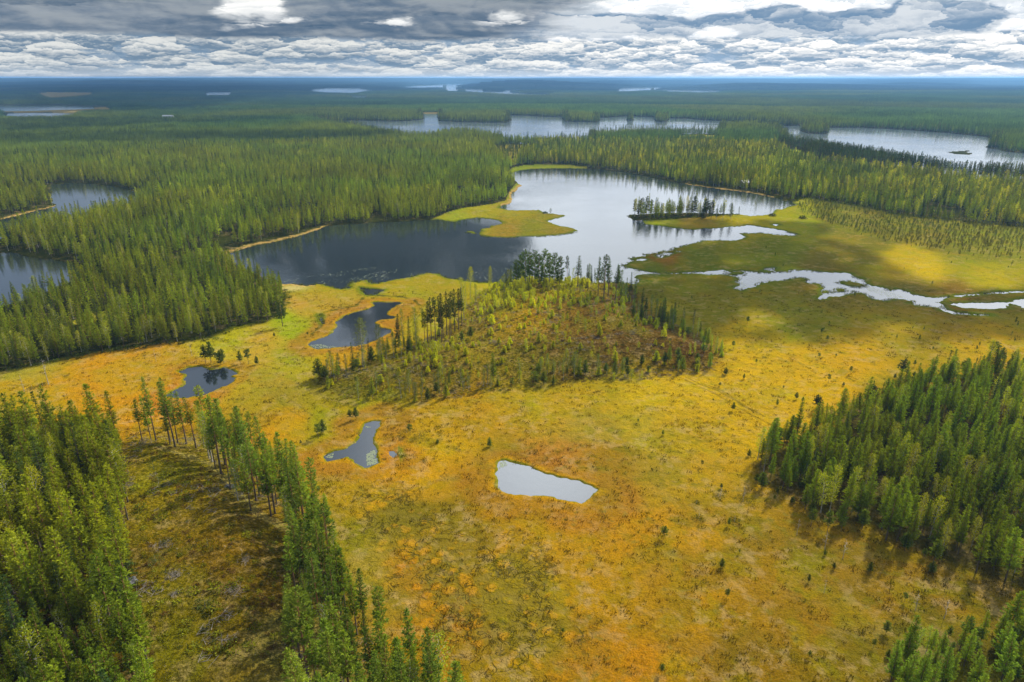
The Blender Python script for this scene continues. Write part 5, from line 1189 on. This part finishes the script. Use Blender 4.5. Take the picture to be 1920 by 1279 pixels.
def boulder(px, py, r, label, seed=3):
    x, y, z = hit(px, py); rg = np.random.default_rng(seed); b = bmesh.new(); bmesh.ops.create_icosphere(b, subdivisions=3, radius=r)
    for v in b.verts:
        n = v.co.normalized(); k = 1 + 0.22 * math.sin(n.x * 5 + seed) * math.cos(n.y * 4 + seed * 2) + 0.12 * math.sin(n.z * 9 + n.x * 7); v.co = Vector((v.co.x * k * 1.3, v.co.y * k, v.co.z * k * 0.7))
    me = bpy.data.meshes.new('boulder'); b.to_mesh(me); b.free(); me.materials.append(M_ROCK); o = obj('boulder', me); o.location = (x, y, z + r * 0.2); tag(o, label, 'boulder')
m, nt, out = newmat('lichened_rock'); P = coords(nt, 'Object'); n_ = noise(nt, P, 2.5, 6.0, 0.65)
b_ = shader(nt, 'ShaderNodeBsdfPrincipled', Base_Color=mixc(nt, n_.ss(.4, .65), (0.03, 0.032, 0.035), (0.12, 0.12, 0.115)), Roughness=0.95, Normal=bump(nt, n_, 0.8, 0.2)); nt.links.new(b_.outputs[0], out.inputs[0]); M_ROCK = m
boulder(242,1094,1.2,'dark boulder between the pines at the left edge of the slope'); boulder(430,915,0.9,'dark boulder among the ridge pines', 5)

# ------------------------------------------------------------------ log on the beach, cottages
def flat_mat(name, c, rough=0.8):
    m, nt, out = newmat(name); P = coords(nt, 'Object'); n = noise(nt, P, 3.0, 4.0, 0.6)
    b = shader(nt, 'ShaderNodeBsdfPrincipled', Base_Color=mixc(nt, n, tuple(v * .75 for v in c), c), Roughness=rough); nt.links.new(b.outputs[0], out.inputs[0]); return m
x, y = G(560, 534); L = 4.2
def boat():
    b = bmesh.new(); secs = []
    for i in range(9):
        t = i / 8 * 2 - 1; w = 0.72 * (1 - abs(t) ** 2.4) + 0.03; k = 0.42 + 0.16 * t * t; ring = [(t * L / 2, -w, k), (t * L / 2, -w * .7, .12 + .2 * t * t), (t * L / 2, 0, 0.02 + .25 * t ** 4), (t * L / 2, w * .7, .12 + .2 * t * t), (t * L / 2, w, k)]
        secs.append([b.verts.new(p) for p in ring])
    for a, c in zip(secs[:-1], secs[1:]):
        for j in range(4): b.faces.new((a[j], a[j + 1], c[j + 1], c[j]))
    me = bpy.data.meshes.new('hull'); b.to_mesh(me); b.free(); me.materials.append(flat_mat('tarred_wood', (0.035, 0.03, 0.025))); return me
e = bpy.data.objects.new('rowing_boat', None); COL.objects.link(e); e.location = (x, y, T1(x, y) + 0.05); e.rotation_euler = (0, 0, 0.05); tag(e, 'dark rowing boat pulled up on the narrow sand beach', 'boat')
hb = obj('hull', boat(), e); sm = hb.modifiers.new('wall', 'SOLIDIFY'); sm.thickness = 0.04
for tx in (-0.9, 0.0, 0.9):
    v, f = tube([(tx, -0.6, .36), (tx, .6, .36)], [.12, .12], 4); obj('bench', mesh('bench', v, f, [hb.data.materials[0]]), e)

def cottage(px, py, w, d, h, rot, wallc, roofc, label):
    x, y = G(px, py); z = T1(x, y); e = bpy.data.objects.new('cottage', None); COL.objects.link(e); e.location = (x, y, z); e.rotation_euler = (0, 0, rot); tag(e, label, 'cottage')
    W2, D2 = w / 2, d / 2; rh = d * 0.32
    v = [(-W2, -D2, -1), (W2, -D2, -1), (W2, D2, -1), (-W2, D2, -1), (-W2, -D2, h), (W2, -D2, h), (W2, D2, h), (-W2, D2, h), (-W2, 0, h + rh), (W2, 0, h + rh)]
    obj('wall', mesh('wall', v, [(0, 1, 5, 4), (2, 3, 7, 6), (1, 2, 6, 9, 5), (3, 0, 4, 8, 7)], [wallc]), e)
    o = 0.5; t = 0.22
    def slab(s):
        a = [(-W2 - o, s * (D2 + o), h - o * .64 + .05), (W2 + o, s * (D2 + o), h - o * .64 + .05), (W2 + o, 0, h + rh + .05), (-W2 - o, 0, h + rh + .05)]
        return a + [(p[0], p[1], p[2] + t) for p in a]
    vv = slab(-1) + slab(1); ff = []
    for q in (0, 8): ff += [(q, q + 1, q + 2, q + 3), (q + 4, q + 7, q + 6, q + 5), (q, q + 4, q + 5, q + 1), (q + 1, q + 5, q + 6, q + 2), (q + 3, q + 7, q + 4, q)]
    obj('roof', mesh('roof', vv, ff, [roofc]), e)
    for wx in (-w * .28, w * .28):
        v = [(wx - .5, -D2 - .03, 1.0), (wx + .5, -D2 - .03, 1.0), (wx + .5, -D2 - .03, 2.1), (wx - .5, -D2 - .03, 2.1)]; v += [(p[0], p[1] + .02, p[2]) for p in v]
        obj('window', mesh('window', v, [(0, 1, 2, 3), (0, 4, 5, 1), (1, 5, 6, 2), (2, 6, 7, 3), (3, 7, 4, 0)], [M_WIN]), e)
    v = [(-.45, -D2 - .03, 0), (.45, -D2 - .03, 0), (.45, -D2 - .03, 2.0), (-.45, -D2 - .03, 2.0)]; v += [(p[0], p[1] + .02, p[2]) for p in v]
    obj('door', mesh('door', v, [(0, 1, 2, 3), (0, 4, 5, 1), (1, 5, 6, 2), (2, 6, 7, 3), (3, 7, 4, 0)], [wallc]), e)
M_WIN = flat_mat('dark_glass', (0.03, 0.035, 0.04), 0.2); M_WHITE = flat_mat('pale_metal_roof', (0.55, 0.55, 0.54), 0.5); M_WOOD = flat_mat('grey_boards', (0.33, 0.27, 0.21)); M_LIME = flat_mat('white_boards', (0.7, 0.7, 0.68))
cottage(1395, 352, 7, 6, 4.2, 0.35, M_WOOD, M_WHITE, 'small cottage with a pale roof among the trees above the lake')
cottage(313, 227, 16, 9, 9, 0.1, M_LIME, M_WHITE, 'left white house far off in the dark forest'); cottage(321, 227, 14, 9, 9, -0.1, M_LIME, M_WHITE, 'right white house far off in the dark forest')

# ------------------------------------------------------------------ lily pads on the ponds
def lilies():
    g = np.random.default_rng(77); V = []; F = []; o = 0
    spots = [('long_pond', Z5([(62,560),(150,555),(250,572),(150,586),(80,578)]), 150), ('narrow_pond', Z5([(380,1165),(440,1150),(447,1225),(385,1240)]), 260), ('narrow_pond', Z5([(375,998),(450,992),(440,1020),(380,1025)]), 60), ('white_pond', ZB([(1300,48),(1340,32),(1350,60),(1305,80)]), 50), ('narrow_pond', Z5([(150,1190),(200,1165),(190,1200)]), 40),
             ('lake', poly([(520,528),(600,515),(700,500),(800,512),(740,524),(660,528),(600,533)]), 260), ('lake', poly([(885,505),(1010,500),(1060,520),(900,525)]), 160), ('stream', Z6([(1180,295),(1420,395),(1500,415),(1400,405),(1220,350)]), 260), ('stream', Z6([(620,315),(760,280),(800,300),(640,340)]), 120), ('lake', poly([(1425,380),(1490,384),(1460,400)]), 150), ('lake', poly([(1185,505),(1230,512),(1215,530),(1190,525)]), 140)]
    for nm, P, n in spots:
        lo, hi = P.min(0), P.max(0); x = g.uniform(lo[0], hi[0], n * 5); y = g.uniform(lo[1], hi[1], n * 5)
        k = inside(P, x, y) & (water_sd(x, y) < -0.4) & (fbm(x, y, 4 if 'pond' in nm else 9, 78, 2) > 0.45); x, y = x[k][:n], y[k][:n]
        for a, b in zip(x, y):
            r = g.uniform(0.12, 0.30) * (1 if 'pond' in nm else 1.2); t = g.random() * 6.28
            V += [(a + r * math.cos(t + q * .9), b + r * math.sin(t + q * .9), 0.02 + 0.004 * g.random()) for q in range(7)]; F.append(tuple(range(o, o + 7))); o += 7
    me = mesh('lily_pads', V, F, [flat_mat('lily_pad', (0.16, 0.19, 0.10), 0.35)]); tag(obj('lily_pads', me), 'lily pads floating on ponds and lake margins', kind='stuff')
lilies()

# ------------------------------------------------------------------ clouds out of the frame that throw the broad shadows
def cloud(outline_px, alt, label, rad, gap=0.55, seed=1, dens=1.0):
    P = poly(outline_px); off = Vector((SUN.x, SUN.y)) * (alt / SUN.z); g = np.random.default_rng(seed)
    lo, hi = P.min(0), P.max(0); n = int((hi[0] - lo[0]) * (hi[1] - lo[1]) / (rad * rad * gap) * dens)
    x = g.uniform(lo[0], hi[0], n); y = g.uniform(lo[1], hi[1], n); s = sdf(P, x, y, rad * 2); k = (s < rad * 0.2) | ((s < rad * 1.1) & (g.random(n) < .25)); x, y, s = x[k], y[k], s[k]
    b = bmesh.new(); bmesh.ops.create_icosphere(b, subdivisions=2, radius=1.0); bv = np.array([v.co[:] for v in b.verts]); bf = np.array([[v.index for v in f.verts] for f in b.faces]); b.free()
    V, F, o = [], [], 0
    for a, c, q in zip(x, y, s):
        r = rad * g.uniform(0.45, 0.9) * (1.0 if q < -rad * .5 else 0.6); z = alt + g.uniform(0, rad * .7)
        v = bv * (r, r, r * 0.55) * (1 + 0.16 * np.sin(bv * 4 + g.random() * 6).sum(1) / 3)[:, None]
        V.append(v + (a + off.x, c + off.y, z)); F.append(bf + o); o += len(bv)
    me = mesh('cloud', np.concatenate(V), np.concatenate(F), [M_CLOUD], smooth=True); tag(obj('cloud', me), label, kind='structure')
m, nt, out = newmat('cloud_white'); d_ = shader(nt, 'ShaderNodeBsdfDiffuse', Color=(0.9, 0.9, 0.9)); nt.links.new(d_.outputs[0], out.inputs[0]); M_CLOUD = m
cloud([(1170,560),(1150,490),(1180,440),(1290,412),(1500,418),(1590,440),(1640,480),(1660,520),(1760,540),(1900,545),(2150,560),(2150,650),(1920,628),(1700,612),(1550,612),(1400,628),(1320,632),(1240,600)], 620, 'small cloud shading the bog round the stream', 17, seed=11)
cloud([(-30,163),(300,161),(620,163),(760,168),(640,180),(520,186),(420,196),(380,206),(250,214),(-10,224)], 1500, 'cloud bank over the far forest at the left', 100, seed=12)
cloud([(30,230),(300,227),(520,225),(560,232),(430,240),(200,248),(20,254)], 1000, 'long cloud over the left forest', 42, seed=13)
cloud([(0,262),(300,262),(650,256),(780,262),(640,272),(300,274),(10,280)], 900, 'thin cloud over the left forest', 20, seed=14)
cloud([(880,161),(1160,160),(1200,168),(1130,174),(900,176)], 6000, 'cloud over the far wooded hill', 260, seed=15)
cloud([(1600,161),(1780,160),(1790,166),(1620,167)], 6000, 'cloud over the far right ridge', 260, seed=16)

# ------------------------------------------------------------------ the air
bm = bmesh.new(); bmesh.ops.create_cube(bm, size=1.0)
for v in bm.verts: v.co = Vector((v.co.x * 54000, v.co.y * 54000, -3 if v.co.z < 0 else 118))
me = bpy.data.meshes.new('haze'); bm.to_mesh(me); bm.free()
m, nt, out = newmat('haze_air'); pv = nt.nodes.new('ShaderNodeVolumePrincipled')
pv.inputs['Color'].default_value = (0.26, 0.56, 1.0, 1); pv.inputs['Density'].default_value = 7.0e-5; pv.inputs['Anisotropy'].default_value = 0.2
nt.links.new(pv.outputs[0], out.inputs['Volume']); me.materials.append(m); o = obj('haze', me); o['kind'] = 'stuff'; o['label'] = 'thin blue haze over the whole land'
